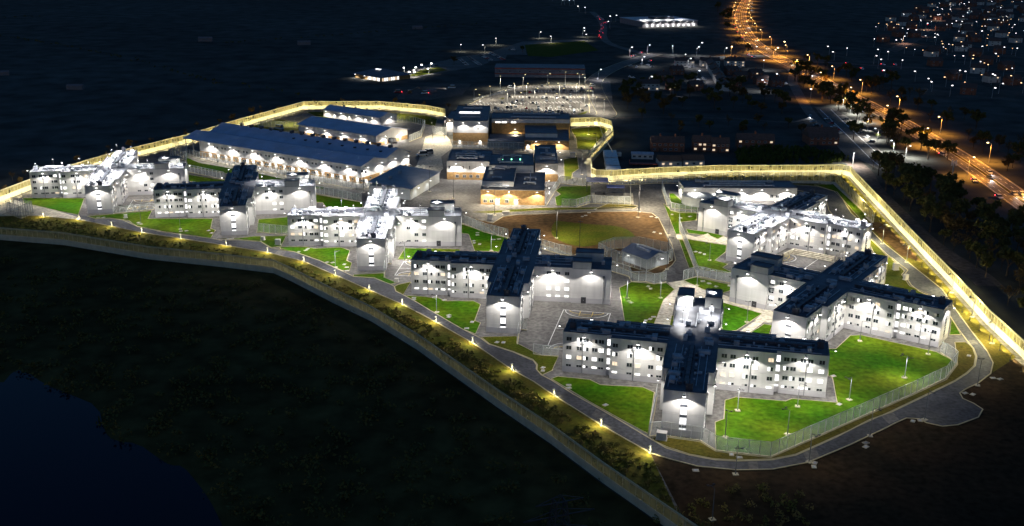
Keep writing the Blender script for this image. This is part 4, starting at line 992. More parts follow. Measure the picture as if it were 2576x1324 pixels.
def FX(label, pts, f=G, h=4.2, step=3.0, **k): return fence(label, PX(pts, f), step, h, post='steel_post', group='inner mesh fences', **k)
FX('pale mesh fence on a kerb round the big lawn by the road bend', [(1633, 1099), (1662, 1096), (1763, 1110), (1801, 1134), (1938, 1150), (2057, 1098), (2290, 995), (2378, 953), (2406, 916)])
FX('short mesh fence joining the big lawn to the diagonal houseblock tip', [(2406, 916), (2390, 903), (2366, 888)])
FX('mesh fence closing the side of the near houseblock wing at the road', [(1633, 1099), (1645, 1040), (1652, 1000)])
FX('mesh fence between the field compound and the lawn with the beige path', [(600, 1035), (860, 1112), (895, 1187), (1100, 1187), (1220, 1222), (1390, 1192)], N2)
FX('tall mesh fence enclosing the grey gabled plant building', [(605, 885), (860, 965), (1110, 1045), (1480, 880), (1410, 790), (1000, 705), (650, 712), (420, 790), (605, 885)], N2, h=5.0)
FX('mesh fence along the lawn between the lit houseblock and the brown field', [(1161, 562), (1219, 585), (1278, 600)])
FX('mesh fence behind the dark houseblock along the brown field', [(1500, 352), (1690, 412), (1815, 432)], Z5)
FX('mesh fence running down from the service road to the path junction', [(250, 520), (255, 600), (345, 830), (435, 1065), (620, 1105), (790, 1140)], Z7)
FX('short mesh fence from the path junction towards the field road', [(435, 1065), (290, 1110)], Z7)
FX('mesh fence beside the screened exercise yard', [(75, 190), (130, 350), (165, 405), (250, 425), (435, 430)], Z7)
FX('mesh fence in front of the waste compound and planted lawn', [(0, 1252), (180, 1257), (345, 1205), (850, 1222), (855, 1010)], N1)
FX('mesh fence between the planted lawn and the turning area', [(0, 960), (255, 990), (360, 985)], N1)
FX('inner mesh fence below the sheds and the bright perimeter fence', [(1493, 462), (1580, 466), (1640, 462), (1720, 462)], h=4.6)
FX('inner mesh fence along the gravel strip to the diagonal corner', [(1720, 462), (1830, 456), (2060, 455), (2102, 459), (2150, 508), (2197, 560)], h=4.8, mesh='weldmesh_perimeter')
FX('mesh fence along the pale path in front of the long workshop', [(165, 640), (620, 745), (1200, 850), (1870, 980), (2000, 970), (2200, 900), (2560, 795)], Z2)
FX('mesh fence below the workshop lawn', [(170, 800), (540, 880)], Z2)
FX('mesh fence between the soil strip and the lawn behind the lit houseblock', [(1460, 1020), (1920, 1105)], Z2)
FX('mesh fence at the west end of the long workshop', [(0, 640), (160, 690), (165, 640), (20, 560)], Z2, h=5)
FX('mesh fence between the long and shorter workshops', [(880, 345), (1280, 362)], Z2)
FX('mesh fence of the yard east of the workshops', [(2250, 300), (2420, 300), (2560, 340), (2520, 450), (2400, 500)], Z2)
FX('mesh fence of the delivery yard west of the entry building', [(100, 560), (150, 590), (330, 600)], Q2, h=5.5)
FX('mesh fence of the strip between entry and administration buildings', [(430, 800), (1600, 830)], Q2)
FX('mesh fence closing the small lawn between two houseblocks', [(20, 550), (320, 582)], Z4)
FX('mesh fence across the yard mouth beside the gate lawn', [(1140, 792), (1545, 752)], Z1, h=3.2)
FX('mesh fence corner beside the dark houseblock wing and small court', [(1290, 1010), (1305, 860), (1365, 870)], Z4)
FX('mesh fence corner at the ball court beside the road', [(1270, 1322), (1290, 1170), (1365, 1180)], Z5)
FX('mesh fence in front of the ball court yard', [(0, 775), (95, 790), (255, 800)], Z6, h=3.6)
FX('mesh fence at the east gate beside the administration building', [(1345, 985), (1200, 1215)], Z3)
# cage on the gate apron
c0 = [Z1(70, 790), Z1(215, 845), Z1(335, 790), Z1(190, 760), Z1(70, 790)]
fence('dark barred cage enclosure standing on the concrete gate apron', c0, 1.8, 6.0, post='steel_dark', cat='cage', kerb=True, name='cage_enclosure')

# ================================================================== LAMPS
# low road-edge lamps on the bank
def bollard():
    r = root('road_lamp', (0, 0, 0), 0, 'short white lamp post on the outer kerb of the perimeter road throwing a yellow pool', 'lamp post', 'road lamps along the shrub bank')
    m = MB(); m.cyl((0, 0), .14, 0, 2.1, 8); m.box(-.3, .3, -.3, .3, -.05, .1); ob('post', m.mesh('post', 'steel_post'), r)
    m = MB(); m.box(-.22, .22, -.55, .12, 2.1, 2.28); ob('lamp_head', m.mesh('lamp_head', 'steel_post'), r)
    m = MB(); m.box(-.18, .18, -.5, -.15, 2.02, 2.095); ob('lens', m.mesh('lens', 'lens_yellow'), r)
    lamp(r, (0, -.6, 1.95), 'SPOT', K_PERIM * .7, YELLOW, 165, .4, .1, (R(-22), 0, 0))
    return r
bp = [Z1(440, 824), Z1(800, 855), Z1(1125, 922), Z1(1430, 987), Z1(1820, 1047), Z1(2280, 1117), Z4(120, 757), Z4(485, 852), Z4(800, 987), Z4(1145, 1137), Z4(1475, 1282), Z5(455, 1102), Z5(825, 1312), R8(390, 118), R8(715, 318), R8(1080, 548), R8(1460, 763)]
proto = bollard()
for i, q in enumerate(bp):
    o = proto if i == 0 else copy_tree(proto)
    j = min(i, len(bp) - 2); t = bp[j + 1] - bp[j]
    o.location = (q.x, q.y, .1); o.rotation_euler = (0, 0, math.atan2(t.y, t.x))
# fence-side lamps
def fence_lamp():
    r = root('fence_lamp', (0, 0, 0), 0, 'low lamp standing just inside the bright perimeter fence', 'lamp post', 'lamps along the perimeter fence')
    m = MB(); m.cyl((0, 0), .07, 0, 2.0, 6); m.box(-.25, .25, -.25, .25, -.05, .1); ob('post', m.mesh('post', 'steel_dark'), r)
    m = MB(); m.box(-.2, .2, -.1, .3, 2.0, 2.15); ob('lamp_head', m.mesh('lamp_head', 'steel_dark'), r)
    lamp(r, (0, .45, 2.05), 'SPOT', K_PERIM, YELLOW, 140, .3, .12, (R(74), 0, 0))
    return r
fproto = None
for poly, side in ((LEFT[1:], -1), (TOPR[0:5], -1), (TOPR[5:], -1), (RIGHT, -1)):
    for pt, t in along(poly, 8.5, 4.0):
        n = Vector((-t.y, t.x)) * side
        q = pt + n * 5.0
        fproto_new = fence_lamp() if fproto is None else copy_tree(fproto)
        fproto = fproto or fproto_new
        fproto_new.location = (q.x, q.y, .1); fproto_new.rotation_euler = (0, 0, math.atan2(-n.y, -n.x) - math.pi / 2)
# lamp posts on lawns and yards
def mast(h, power, label, group, lit=True, col=WHITE):
    r = root('yard_lamp_post', (0, 0, 0), 0, label, 'lamp post', group)
    m = MB(); m.cyl((0, 0), .13, 0, h, 6, r1=.08); ob('post', m.mesh('post', 'post_grey' if h < 10 else 'steel_dark'), r)
    m = MB(); m.box(-.7, .7, -.7, .7, -.02, .14); ob('footing', m.mesh('footing', 'cover'), r)
    m = MB(); m.box(-.06, .06, -1.6, .06, h - .1, h); m.box(-.8, .8, -1.5, -1.35, h - .1, h); m.box(-1.0, -.5, -1.9, -1.4, h - .02, h + .12); m.box(.5, 1.0, -1.9, -1.4, h - .02, h + .12); ob('lamp_head', m.mesh('lamp_head', 'steel_dark'), r)
    if lit: lamp(r, (0, -1.7, h - .25), 'SPOT', power, col, 174 if h < 10 else 156, .15, .3, (R(-6 if h < 10 else -14), 0, 0))  # light added in heads that show no glow, filling lawns, walls and yards
    return r
MA = mast(7.0, 950, 'slim lamp post with pale footing on a green lawn', 'lamp posts on the lawns')
lawn_l = [ZZ(705, 770), ZZ(1212, 735), ZZ(600, 995), ZZ(1127, 970), ZZ(1650, 678), ZZ(2118, 492), R2(270, 640), R2(708, 725), R2(557, 875), Z6(940, 210), Z6(1278, 210), Z6(1880, 510), Z6(2148, 455), Z7(555, 905), Z7(430, 1160), Z5(1007, 378), Z5(2375, 855), Z5(140, 470), Z4(1495, 830), Z5(458, 1000), Z4(800, 905), Z1(1420, 900), Z1(1815, 950)]
for i, q in enumerate(lawn_l):
    o = MA if i == 0 else copy_tree(MA); o.location = (q.x, q.y, .12); o.rotation_euler = (0, 0, i * 1.3)
MB_ = mast(8.0, 130, 'slim dark-headed lamp post beside the outer kerb of the road bend', 'lamp posts along the road bend', col=YELLOW)
for i, q in enumerate([ZZ(687, 1310), ZZ(1310, 1205), ZZ(1825, 985), R2(685, 1145), R2(1025, 925), R8(1940, 1275)]):
    o = MB_ if i == 0 else copy_tree(MB_); o.location = (q.x, q.y, .1); o.rotation_euler = (0, 0, i * .7)
MM = mast(7.0, 4200, 'lamp post with twin arms on the brown margin inside the yellow fence', 'lamp posts on the fence margin', col=YELLOW)
for i, q in enumerate([R2(1120, 655), R2(990, 485), N3(800, 1000), N3(1100, 1230), N3(600, 560), R2(860, 330), N1(330, 350), N1(430, 480), Z2(1250, 330), Z2(2300, 250)]):  # most of these posts are added to brighten dark margins and lawn
    o = MM if i == 0 else copy_tree(MM); o.location = (q.x, q.y, .1); o.rotation_euler = (0, 0, -2.2)
MC = mast(13.0, 6500, 'tall light mast standing in the brown central field or its yards', 'tall masts of the central yards', col=(1, .9, .7))
MU = mast(13.0, 0, 'tall unlit light mast near the central yards', 'unlit masts of the central yards', lit=False)
for i, q in enumerate([N2(150, 745), Z3(30, 1070), N2(1405, 1010), Z2(1945, 1010)]):
    o = MU if i == 0 else copy_tree(MU); o.location = (q.x, q.y, .1); o.rotation_euler = (0, 0, i * .7)
for i, q in enumerate([G(1400, 600), N2(990, 265), N1(960, 1310), Z3(685, 1310), Z3(270, 1140), N2(1430, 520), Z3(2135, 1250), Z3(60, 560), Z3(1560, 900), Q2(300, 650)]):  # the later masts in this list are added to brighten dark yards
    o = MC if i == 0 else copy_tree(MC); o.location = (q.x, q.y, .1); o.rotation_euler = (0, 0, i * .7)
# drain covers
cvm = MB(); cvm.box(-.8, .8, -.6, .6, -.05, .10); cvm.box(-.45, .45, -.3, .3, .10, .14, 1)
cvm = cvm.mesh('drain_cover', 'cover', 'roof_plant')
cov = []
for f, lst in ((Z5, [(230, 855), (228, 872), (580, 1030), (580, 1048), (815, 1098), (760, 1162), (435, 850), (535, 877), (1065, 1302), (1130, 1305), (870, 200), (868, 222), (830, 282), (835, 302), (890, 315), (1030, 268), (1085, 262), (2385, 888), (2412, 902)]),
               (ZZ, [(655, 1143), (720, 1168), (1790, 1045), (1790, 1078), (1358, 1215), (1352, 1248), (350, 1278), (1515, 478), (1565, 718)]),
               (Z6, [(95, 915), (95, 945), (355, 1090), (355, 1118), (725, 1290), (1175, 425), (1130, 440), (1210, 403), (960, 245), (985, 260), (1155, 95), (1180, 118), (1705, 45), (1770, 68), (1840, 98), (1970, 90)]),
               (Z7, [(180, 445), (265, 480), (360, 465), (415, 820), (460, 830), (505, 845), (490, 985), (540, 995), (585, 1010), (620, 1170), (550, 1140), (490, 1115)]),
               (R2, [(945, 975), (995, 983), (610, 1155), (655, 1150), (1125, 878), (1170, 885), (310, 1295), (970, 735)]),
               (N2, [(190, 255), (240, 240), (1180, 255), (1255, 270), (1220, 480), (1310, 500), (290, 200), (380, 150)]),
               (Z1, [(990, 833), (1040, 833), (1390, 885), (1400, 900), (1820, 972), (1875, 968), (2100, 965), (2130, 990), (2295, 1050), (2335, 1048)]),
               (Z4, [(500, 735), (520, 720), (890, 875), (915, 905), (915, 940), (770, 858), (715, 855), (430, 750)]), (N3, [(845, 765), (890, 785), (1070, 1015), (1130, 1030)])):
    cov += [f(*q) for q in lst]
for i, q in enumerate(cov):
    ob('drain_cover', cvm, None, (q.x, q.y, .13), .35 * (i % 5), label='pale square drain cover set in a lawn or verge', cat='drain cover', group='drain covers in the lawns')
# goal frames in the stepped court
for i, q in enumerate((Z8(1265, 215), Z8(1300, 190))):
    m = MB(); m.bar((-1.5, 0, 0), (-1.5, 0, 2.6), .15); m.bar((1.5, 0, 0), (1.5, 0, 2.6), .15); m.bar((-1.5, 0, 2.6), (1.5, 0, 2.6), .15); m.bar((0, 0, 2.6), (0, .8, 3.6), .12); m.box(-.9, .9, .75, .85, 2.9, 4.0)
    ob('ball_goal', m.mesh('ball_goal', 'render_pale'), None, (q.x, q.y, .1), R(-36), label='white ball goal frame with backboard at the edge of the stepped court', cat='goal', group='goal frames of the stepped court')
# ================================================================== VEGETATION
def leaf_cloud(m, c, r, n, size, rnd, mi=0):
    for _ in range(n):
        while True:
            d = Vector((rnd.uniform(-1, 1), rnd.uniform(-1, 1), rnd.uniform(-1, 1)))
            if .25 < d.length < 1: break
        d *= .55 + .45 * rnd.random()
        q = Vector(c) + Vector((d.x * r[0], d.y * r[1], d.z * r[2])); s = size * rnd.uniform(.6, 1.4)
        a = Vector((rnd.gauss(0, 1), rnd.gauss(0, 1), rnd.gauss(0, 1))).normalized(); b = a.cross(Vector((rnd.gauss(0, 1), rnd.gauss(0, 1), rnd.gauss(0, 1)))).normalized()
        a *= s; b *= s * .7
        m.add([q - a, q + b * .8, q + a, q - b], [(0, 1, 2, 3)], mi)
def tree_meshes(seed, h, spread, n, leaf, leafsize=.55, bare=False):
    rnd = random.Random(seed); tk = MB(); cr = MB()
    th = h * .45; tk.cyl((0, 0), h * .022 + .08, -.2, th, 7, r1=h * .012)
    tips = []
    for k in range(7):
        a = 2 * math.pi * k / 7 + rnd.uniform(-.4, .4); z0 = th * rnd.uniform(.55, 1.0); z1 = h * rnd.uniform(.55, .92); rr = spread * rnd.uniform(.35, .8)
        e = Vector((rr * math.cos(a), rr * math.sin(a), z1)); tk.bar((0, 0, z0), e, h * .014); tips.append(e)
        for j in range(3):
            e2 = e + Vector((rnd.uniform(-1, 1), rnd.uniform(-1, 1), rnd.uniform(.1, 1))) * spread * .3; tk.bar(e * .8 + Vector((0, 0, z0 * .2)), e2, h * .007)
    tk.bar((0, 0, th), (0, 0, h * .9), h * .012); tips += [Vector((0, 0, h * .75)), Vector((spread * .2, 0, h * .85))]
    for e in tips: leaf_cloud(cr, e, (spread * rnd.uniform(.35, .5), spread * rnd.uniform(.35, .5), h * rnd.uniform(.12, .2)), n // len(tips), leafsize, rnd)
    return tk.mesh('trunk', 'bark'), cr.mesh('crown', leaf)
TREES = {'dark': [tree_meshes(s, 9 + s % 3, 4.2, 520, 'leaf_dark', .6) for s in (1, 2, 3)], 'autumn': [tree_meshes(s, 8.5 + s % 2, 4.0, 430, 'leaf_autumn', .5) for s in (4, 5)], 'bare': [tree_meshes(s, 8.5, 3.6, 150, 'leaf_autumn', .35) for s in (6, 7)], 'pale': [tree_meshes(8, 8, 3.6, 430, 'leaf_hedge', .5)]}
def tree(q, kind, rnd, label, group, sc=None):
    tm, cm = rnd.choice(TREES[kind]); s = sc or rnd.uniform(.75, 1.35)
    r = root('tree', (q[0], q[1], 0), rnd.uniform(0, 6.28), label, 'tree', group); r.scale = (s, s, s * rnd.uniform(.85, 1.15))
    ob('trunk', tm, r); ob('crown', cm, r)
    return r
def scatter(poly, n, rnd, mind):
    xs = [q[0] for q in poly]; ys = [q[1] for q in poly]; out = []; tries = 0
    while len(out) < n and tries < n * 60:
        tries += 1; q = Vector((rnd.uniform(min(xs), max(xs)), rnd.uniform(min(ys), max(ys))))
        if inside(q, poly) and all((q - o).length > mind for o in out): out.append(q)
    return out
rnd = random.Random(77)
def grove(poly, n, mind, mix, label, group, sc=None):
    for q in scatter(poly, n, rnd, mind):
        k = rnd.choices(*mix)[0]; tree(q, k, rnd, label, group, sc)
MIXD = (('dark', 'autumn', 'bare'), (.6, .25, .15)); MIXA = (('dark', 'autumn', 'bare'), (.3, .4, .3))
grove(PX([(2195, 425), (2262, 428), (2345, 465), (2450, 535), (2560, 610), (2640, 680), (2640, 900), (2510, 760), (2470, 690), (2400, 640), (2300, 560), (2230, 490)]), 92, 5, MIXD, 'dark tree of the wood strip between the fence track and the orange-lit highway', 'trees between the track and the highway')
grove(PX([(1992, 168), (2030, 178), (2100, 228), (2170, 270), (2250, 315), (2330, 365), (2400, 410), (2300, 405), (2190, 345), (2150, 310), (2090, 265), (2030, 240), (1998, 205)]), 58, 5, MIXD, 'dark tree in the belt on the estate side of the highway', 'trees on the estate side of the highway')
grove(PX([(2010, 150), (2120, 205), (2200, 245), (2300, 295), (2400, 350), (2500, 420), (2600, 490), (2620, 400), (2400, 290), (2200, 205), (2080, 165)]), 46, 7, MIXA, 'bare autumn tree lit orange on the town side of the highway', 'trees on the town side of the highway')
grove(PX([(1800, 20), (1835, 20), (1860, 100), (1900, 135), (1870, 140), (1835, 110)]), 14, 9, MIXA, 'roadside tree glowing orange by the highway junction', 'trees at the highway junction', 1.3)
grove(PX([(1560, 235), (1640, 215), (1760, 215), (1900, 225), (2000, 270), (2030, 295), (1880, 292), (1700, 290), (1580, 288)]), 44, 8, MIXD, 'dark garden tree behind the housing estate and boundary lane', 'trees behind the estate')
grove(PX([(1600, 300), (1800, 305), (2000, 315), (2020, 340), (1800, 345), (1620, 340)]), 14, 12, MIXD, 'dark tree in the rough ground above the brick terraces', 'trees above the brick terraces', .8)
for a, b in zip(LEFT[1:-1], LEFT[2:]):
    a, b = Vector(a), Vector(b); t = (b - a).normalized(); n = Vector((-t.y, t.x)); L = (b - a).length
    for k in range(int(L / 11)):
        q = a + t * (k * 11 + rnd.uniform(0, 8)) + n * rnd.uniform(5, 22); tree(q, rnd.choice(('bare', 'autumn')), rnd, 'small bare tree just outside the yellow-lit workshop fence', 'trees outside the workshop fence', rnd.uniform(.35, .7))
tree(R5(520, 930), 'dark', rnd, 'lone dark tree standing at the edge of the coach park', None, 1.2)
for q in (R5(680, 925), R5(785, 1000), N7(930, 1015)): tree(q, 'pale', rnd, 'small tree lit green by a lamp beside it', 'lamp-lit green trees', .5)
tree(D1(1640, 215), 'pale', rnd, 'small yellow-lit tree at the end of the pub car park', None, .8)
tree(D1(1020, 330), 'autumn', rnd, 'brown tree between the two car rows of the pub', None, .9)

# conifer hedge behind the bright fence
hp = PX([(1850, 385), (1900, 375), (2030, 378), (2120, 395), (2138, 408), (2100, 412), (1858, 416)])
m = MB(); rh = random.Random(5)
for q in scatter(hp, 260, rh, 1.2): leaf_cloud(m, (q.x, q.y, 1.8), (1.3, 1.3, 2.2), 34, .55, rh)
ob('conifer_hedge', m.mesh('conifer_hedge', 'leaf_hedge'), label='thick evergreen hedge growing behind the bright yellow fence', cat='hedge', kind='stuff')
# bank shrubs and scrub (uncountable thickets)
m = MB(); rb = random.Random(9)
pts = scatter(bank_poly, 2300, rb, .75)
def dist_line(q, line):
    best = 1e9
    for a, b in zip(line, line[1:]):
        a, b = Vector((a[0], a[1])), Vector((b[0], b[1])); t = max(0, min(1, (q - a).dot(b - a) / max(1e-6, (b - a).length_squared))); best = min(best, (a + (b - a) * t - q).length)
    return best
rl = [(q.x, q.y) for q in rout[:21]]
for q in pts:
    d = dist_line(q, rl); df = dist_line(q, NEAR)
    if d < 3.6 or df < 1.0 or rb.random() < .12: continue
    s = rb.uniform(.4, 1.3) * (1.15 if q.x > -60 else .55) * (1.0 if d > 6 else .7); leaf_cloud(m, (q.x, q.y, .3 * s), (1.3 * s, 1.3 * s, .75 * s), int(40 * s), .30, rb)
for q in scatter([(30, 205), (58, 222), (75, 214), (52, 178), (40, 190)], 60, rb, 1.2): leaf_cloud(m, (q.x, q.y, .7), (1.6, 1.6, 1.2), 34, .3, rb)
ob('bank_shrubs', m.mesh('bank_shrubs', 'leaf_bank'), label='low shrub thicket covering the bank between perimeter road and fence', cat='shrubs', kind='stuff')
m = MB(); rb = random.Random(10)
scr = [(-260, 405), (-150, 380), (-92, 365), (-60, 332), (-30, 292), (0, 245), (30, 195), (30, 165), (-120, 165), (-260, 250)]
for q in scatter(scr, 900, rb, 2.2):
    if inside(q, [(v[0], v[1]) for v in lk] + [(-60, 150), (-300, 150)]): continue
    s = rb.uniform(.7, 2.0); leaf_cloud(m, (q.x, q.y, .6 * s), (2.2 * s, 2.2 * s, 1.1 * s), int(22 * s), .5, rb)
ob('scrub_thicket', m.mesh('scrub_thicket', 'leaf_dark'), label='dark scrub thicket between the lake and the perimeter fence', cat='scrub', kind='stuff')
# field hedgerows far left
m = MB(); rb = random.Random(12)
for line in ([(0, 90), (250, 130), (480, 190), (560, 215)], [(560, 110), (900, 85), (1200, 60)], [(0, 45), (120, 40)], [(620, 215), (760, 240)]):
    for pt, t in along(smooth_line(PX(line), 1), 7.0): leaf_cloud(m, (pt.x + rb.uniform(-4, 4), pt.y + rb.uniform(-4, 4), .8), (3.0, 3.0, 1.2), rb.choice((0, 3, 5, 8)), .9, rb)
ob('field_hedgerow', m.mesh('field_hedgerow', 'leaf_dark'), label='dark hedgerows dividing the night fields', cat='hedgerow', kind='stuff')

# ================================================================== OUTSIDE BUILDINGS
def house(name, label, fl, fr, D, eave, ridge, wall='brick_red', roof='tile_roof', nwin=4, cat='house', group=None, lit=.3, seed=1, chimney=1, rows=2):
    rn = random.Random(seed); o, rz, W = frame2(fl, fr); rt = root(name, (o.x, o.y, 0), rz, label, cat, group)
    m = MB(); m.box(0, W, 0, D, 0, eave); m.add([(0, 0, eave), (0, D, eave), (0, D / 2, ridge)], [(0, 2, 1)]); m.add([(W, 0, eave), (W, D, eave), (W, D / 2, ridge)], [(0, 1, 2)])
    ob('wall', m.mesh('wall', wall), rt)
    m = MB(); y0 = -.4; zo = eave - .2
    m.add([(-.3, -.4, zo), (W + .3, -.4, zo), (W + .3, D / 2, ridge + .15), (-.3, D / 2, ridge + .15), (W + .3, D + .4, zo), (-.3, D + .4, zo)], [(0, 1, 2, 3), (3, 2, 4, 5), (0, 3, 5), (1, 4, 2)])
    r = ob('roof', m.mesh('roof', roof), rt)
    for k in range(chimney): ob('chimney', cached('chimney', lambda: MB().box(-.45, .45, -.45, .45, -.4, 1.5).mesh('chimney', 'brick_red')), r, (W * (k + .6) / max(1, chimney + .2), D / 2, ridge))
    for z in ([1.5, 4.2] if rows == 2 else [1.6]):
        for k in range(nwin):
            p = 'small_pane_warm' if rn.random() < lit else 'small_pane'
            if z < 2 and k % 4 == 1 and rows == 2: ob('door', cached('hdoor', lambda: MB().box(-.5, .5, -.06, .02, 0, 2.1).mesh('door', 'timber_dark')), rt, (W * (k + .5) / nwin, 0, .01)); continue
            small_window(rt, (W * (k + .5) / nwin, -.01, z), 0, (1.2, 1, .95), p)
    return rt
house('terrace_house', 'brick terrace with pale windows and two chimneys above the sheds', R6(425, 408), R6(722, 412), 9, 5.6, 8.6, nwin=6, lit=.05, chimney=2, seed=2)
house('terrace_house', 'brick terrace with several lit windows behind the parked cars', R6(802, 405), R6(965, 408), 9, 5.6, 8.8, nwin=4, lit=.5, seed=3)
house('terrace_house', 'right-hand half of the brick terrace with two warm ground floor windows', R6(968, 415), R6(1130, 418), 9, 5.2, 8.2, nwin=4, lit=.3, seed=4)
house('terrace_house', 'dim brick terrace partly hidden behind the evergreen hedge', R6(1200, 378), R6(1535, 385), 9, 5.4, 8.4, nwin=6, lit=.12, seed=5)
house('terrace_house', 'large dark-roofed house beside the coach park', R6(1850, 350), R6(2120, 350), 14, 5.0, 10, nwin=5, lit=.15, seed=6)
house('shed', 'brown-roofed shed with a white lamp on its pale front beside the fence', R6(497, 545), R6(700, 545), 12, 3.2, 5.2, 'render_pale', 'timber_dark', 3, 'shed', None, .4, 7, 0, 1)
house('shed', 'brown-roofed shed with two bright lamps beside its brown twin', R6(712, 540), R6(905, 540), 12, 3.2, 5.2, 'render_pale', 'timber_dark', 3, 'shed', None, .6, 8, 0, 1)
house('shed', 'low pale cabin behind the rusty trailer', R6(245, 475), R6(440, 480), 5, 3.0, 3.8, 'render_pale', 'galvanised', 4, 'cabin', None, .1, 9, 0, 1)
for i, (x0, x1) in enumerate(((310, 580), (680, 950), (1040, 1310))):
    house('estate_terrace', ('pale estate terrace with a lamp at its wall and parked cars in front', 'pale estate terrace between two others along the cross road', 'pale estate terrace with a glowing orange doorway by the highway')[i], N7(x0, 350), N7(x1, 352), 10, 5.6, 8.5, 'render_pale', 'tile_roof', 5, 'house', None, (.2, .2, .35)[i], 20 + i)
for i, (f, x0, y0, x1, y1) in enumerate(((R4, 710, 935, 935, 940), (R4, 1010, 930, 1150, 935))):
    house('estate_terrace', ('pale estate terrace with a bluish lamp beside the dark garden', 'dim estate house with a warm window next to the pale terrace')[i], f(x0, y0), f(x1, y1), 10, 5.6, 8.5, 'render_pale', 'tile_roof', 5, 'house', None, .25, 30 + i)
for i in range(5):
    a = N7(740 + i * 45, 350 + i * 75); b = N7(770 + i * 45, 405 + i * 75)
    house('estate_terrace', 'dim gabled house in the slanting row beside the estate lane', a, b, 9, 5.4, 8, 'render_pale', 'tile_roof', 2, 'house', 'houses in the slanting row', .1, 40 + i)
for i, (x, y) in enumerate(((60, 560), (260, 470), (1050, 470), (1180, 560), (1400, 520), (1480, 610), (1080, 640), (200, 700), (520, 700), (1700, 640))):
    a = N7(x, y); house('estate_house', 'dark unlit estate house among gardens below the cross road', a, a + Vector((11, 2, 0)), 8, 5.2, 7.8, 'brick_red', 'tile_roof', 3, 'house', 'dark houses of the estate', .12, 60 + i)
# rusty trailer, container row, crane truck beside the fence
a = R6(225, 540); b = R6(480, 545); o, rz, W = frame2(a, b)
t = root('flatbed_trailer', (o.x, o.y, 0), rz, 'rusty red flatbed trailer parked outside the bright fence', 'trailer')
ob('bed', MB().box(0, W, 0, 3.2, 1.0, 1.5).mesh('bed', 'rust_red'), t); ob('headboard', MB().box(0, .3, 0, 3.2, 1.5, 3.2).mesh('headboard', 'rust_red'), t)
for k in range(6): ob('wheel', cached('twheel', lambda: MB().box(-.5, .5, -.15, .15, 0, 1.0).mesh('wheel', 'tyre')), t, (W * (.15 + .13 * k + (.1 if k > 2 else 0)), .1, 0))
a = N1(520, 850); b = N1(640, 850)
for k, (y0, y1) in enumerate(((600, 690), (700, 790), (800, 850))):
    p0, p1 = N1(530 + (y0 - 600) * .16, y1), N1(640, y1); d = (N1(530, y0) - N1(530, y1)).length
    o, rz, W = frame2(p0, (p0.x + 8.5, p0.y)); m = MB(); m.box(0, 7.5, 0, d * .95, .2, 3.0); m.box(-.05, 7.55, -.05, d * .95 + .05, 3.0, 3.15)
    for j in range(7): m.box(.5 + j, .65 + j, -.06, 0, .3, 2.9)
    ob('site_cabin', m.mesh('site_cabin', 'galvanised'), None, (o.x, o.y, 0), R(-2), label=('grey brown-topped site cabin at the far end of the cabin row', 'grey site cabin in the middle of the cabin row', 'pale grey site cabin against the perimeter fence corner')[k], cat='cabin')
q = N1(645, 640)
t = root('crane_truck', (q.x, q.y, 0), R(10), 'white and red crane truck with raised thin jib beside the cabins', 'truck')
ob('chassis', MB().box(-4, 4, -1.2, 1.2, .6, 1.2).mesh('chassis', 'steel_dark'), t); ob('cab', MB().box(2.2, 4.2, -1.25, 1.25, 1.2, 3.3).mesh('cab', 'render_pale'), t); ob('body', MB().box(-4, 1.9, -1.25, 1.25, 1.2, 2.6).mesh('body', 'rust_red'), t)
jb = MB(); jb.bar((0, 0, 2.6), (-6, 6, 14), .35); jb.bar((-6, 6, 14), (-8, 9, 21), .22); ob('jib', jb.mesh('jib', 'render_pale'), t)
for sx in (-3, -1.6, 3): 
    for sy in (-1.2, 1.2): ob('wheel', cached('twheel', lambda: None), t, (sx, sy, 0))
# pub pavilion
c = [D1(240, 470), D1(355, 490), D1(580, 455), D1(420, 430)]
o, rz, W = frame2(D1(110, 445), D1(360, 488)); pv = root('pavilion', (o.x, o.y, 0), rz, 'low pavilion with dark hipped roof and glowing glass front beside the terrace lamps', 'pavilion')
D = 34
ob('wall', MB().box(1, W - 1, 1, D - 1, 0, 3.6).mesh('wall', 'brick'), pv)
m = MB(); m.add([(-1, -1, 3.6), (W + 1, -1, 3.6), (W + 1, D + 1, 3.6), (-1, D + 1, 3.6), (W * .35, D * .5, 8.2), (W * .65, D * .5, 8.2)], [(0, 1, 5, 4), (1, 2, 5), (2, 3, 4, 5), (3, 0, 4), (3, 2, 1, 0)]); ob('roof', m.mesh('roof', 'roof_membrane'), pv)
for k in range(9): 
    w = small_window(pv, (W * (.5 + .05 * k), .98, 1.7), 0, (1.3, 1, 2.4), 'small_pane_lit' if k % 3 else 'small_pane_warm')
for k in range(8): small_window(pv, (W - .98, D * (.08 + .07 * k), 1.7), math.pi / 2, (1.3, 1, 2.4), 'small_pane_lit' if k % 3 else 'small_pane_warm')
ob('skylight', MB().box(-3, 3, -1, 1, 0, .6).mesh('skylight', 'stair_glow'), pv, (W * .45, D * .42, 7.3))
for x, y in ((W * .1, .9), (W * .45, .9)): wall_lamp(pv, (x, y, 3.4), (0, -1), 700)
# red banded warehouse
o, rz, W = frame2(D1(1390, 440), D1(2205, 450)); wh = root('warehouse', (o.x, o.y, 0), rz, 'long white warehouse with red trim bands in the dark beyond the car park', 'warehouse')
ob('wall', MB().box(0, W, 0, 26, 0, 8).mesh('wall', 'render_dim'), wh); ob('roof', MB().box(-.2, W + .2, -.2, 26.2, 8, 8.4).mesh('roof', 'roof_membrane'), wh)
for z in (2.6, 7.2): ob('trim_band', MB().box(-.1, W + .1, -.12, 0, z, z + .8).mesh('trim_band', 'rust_red'), wh)
for k in range(9): small_window(wh, (W * (k + .5) / 9, -.02, 5.2), 0, (1, 1, 1.4))
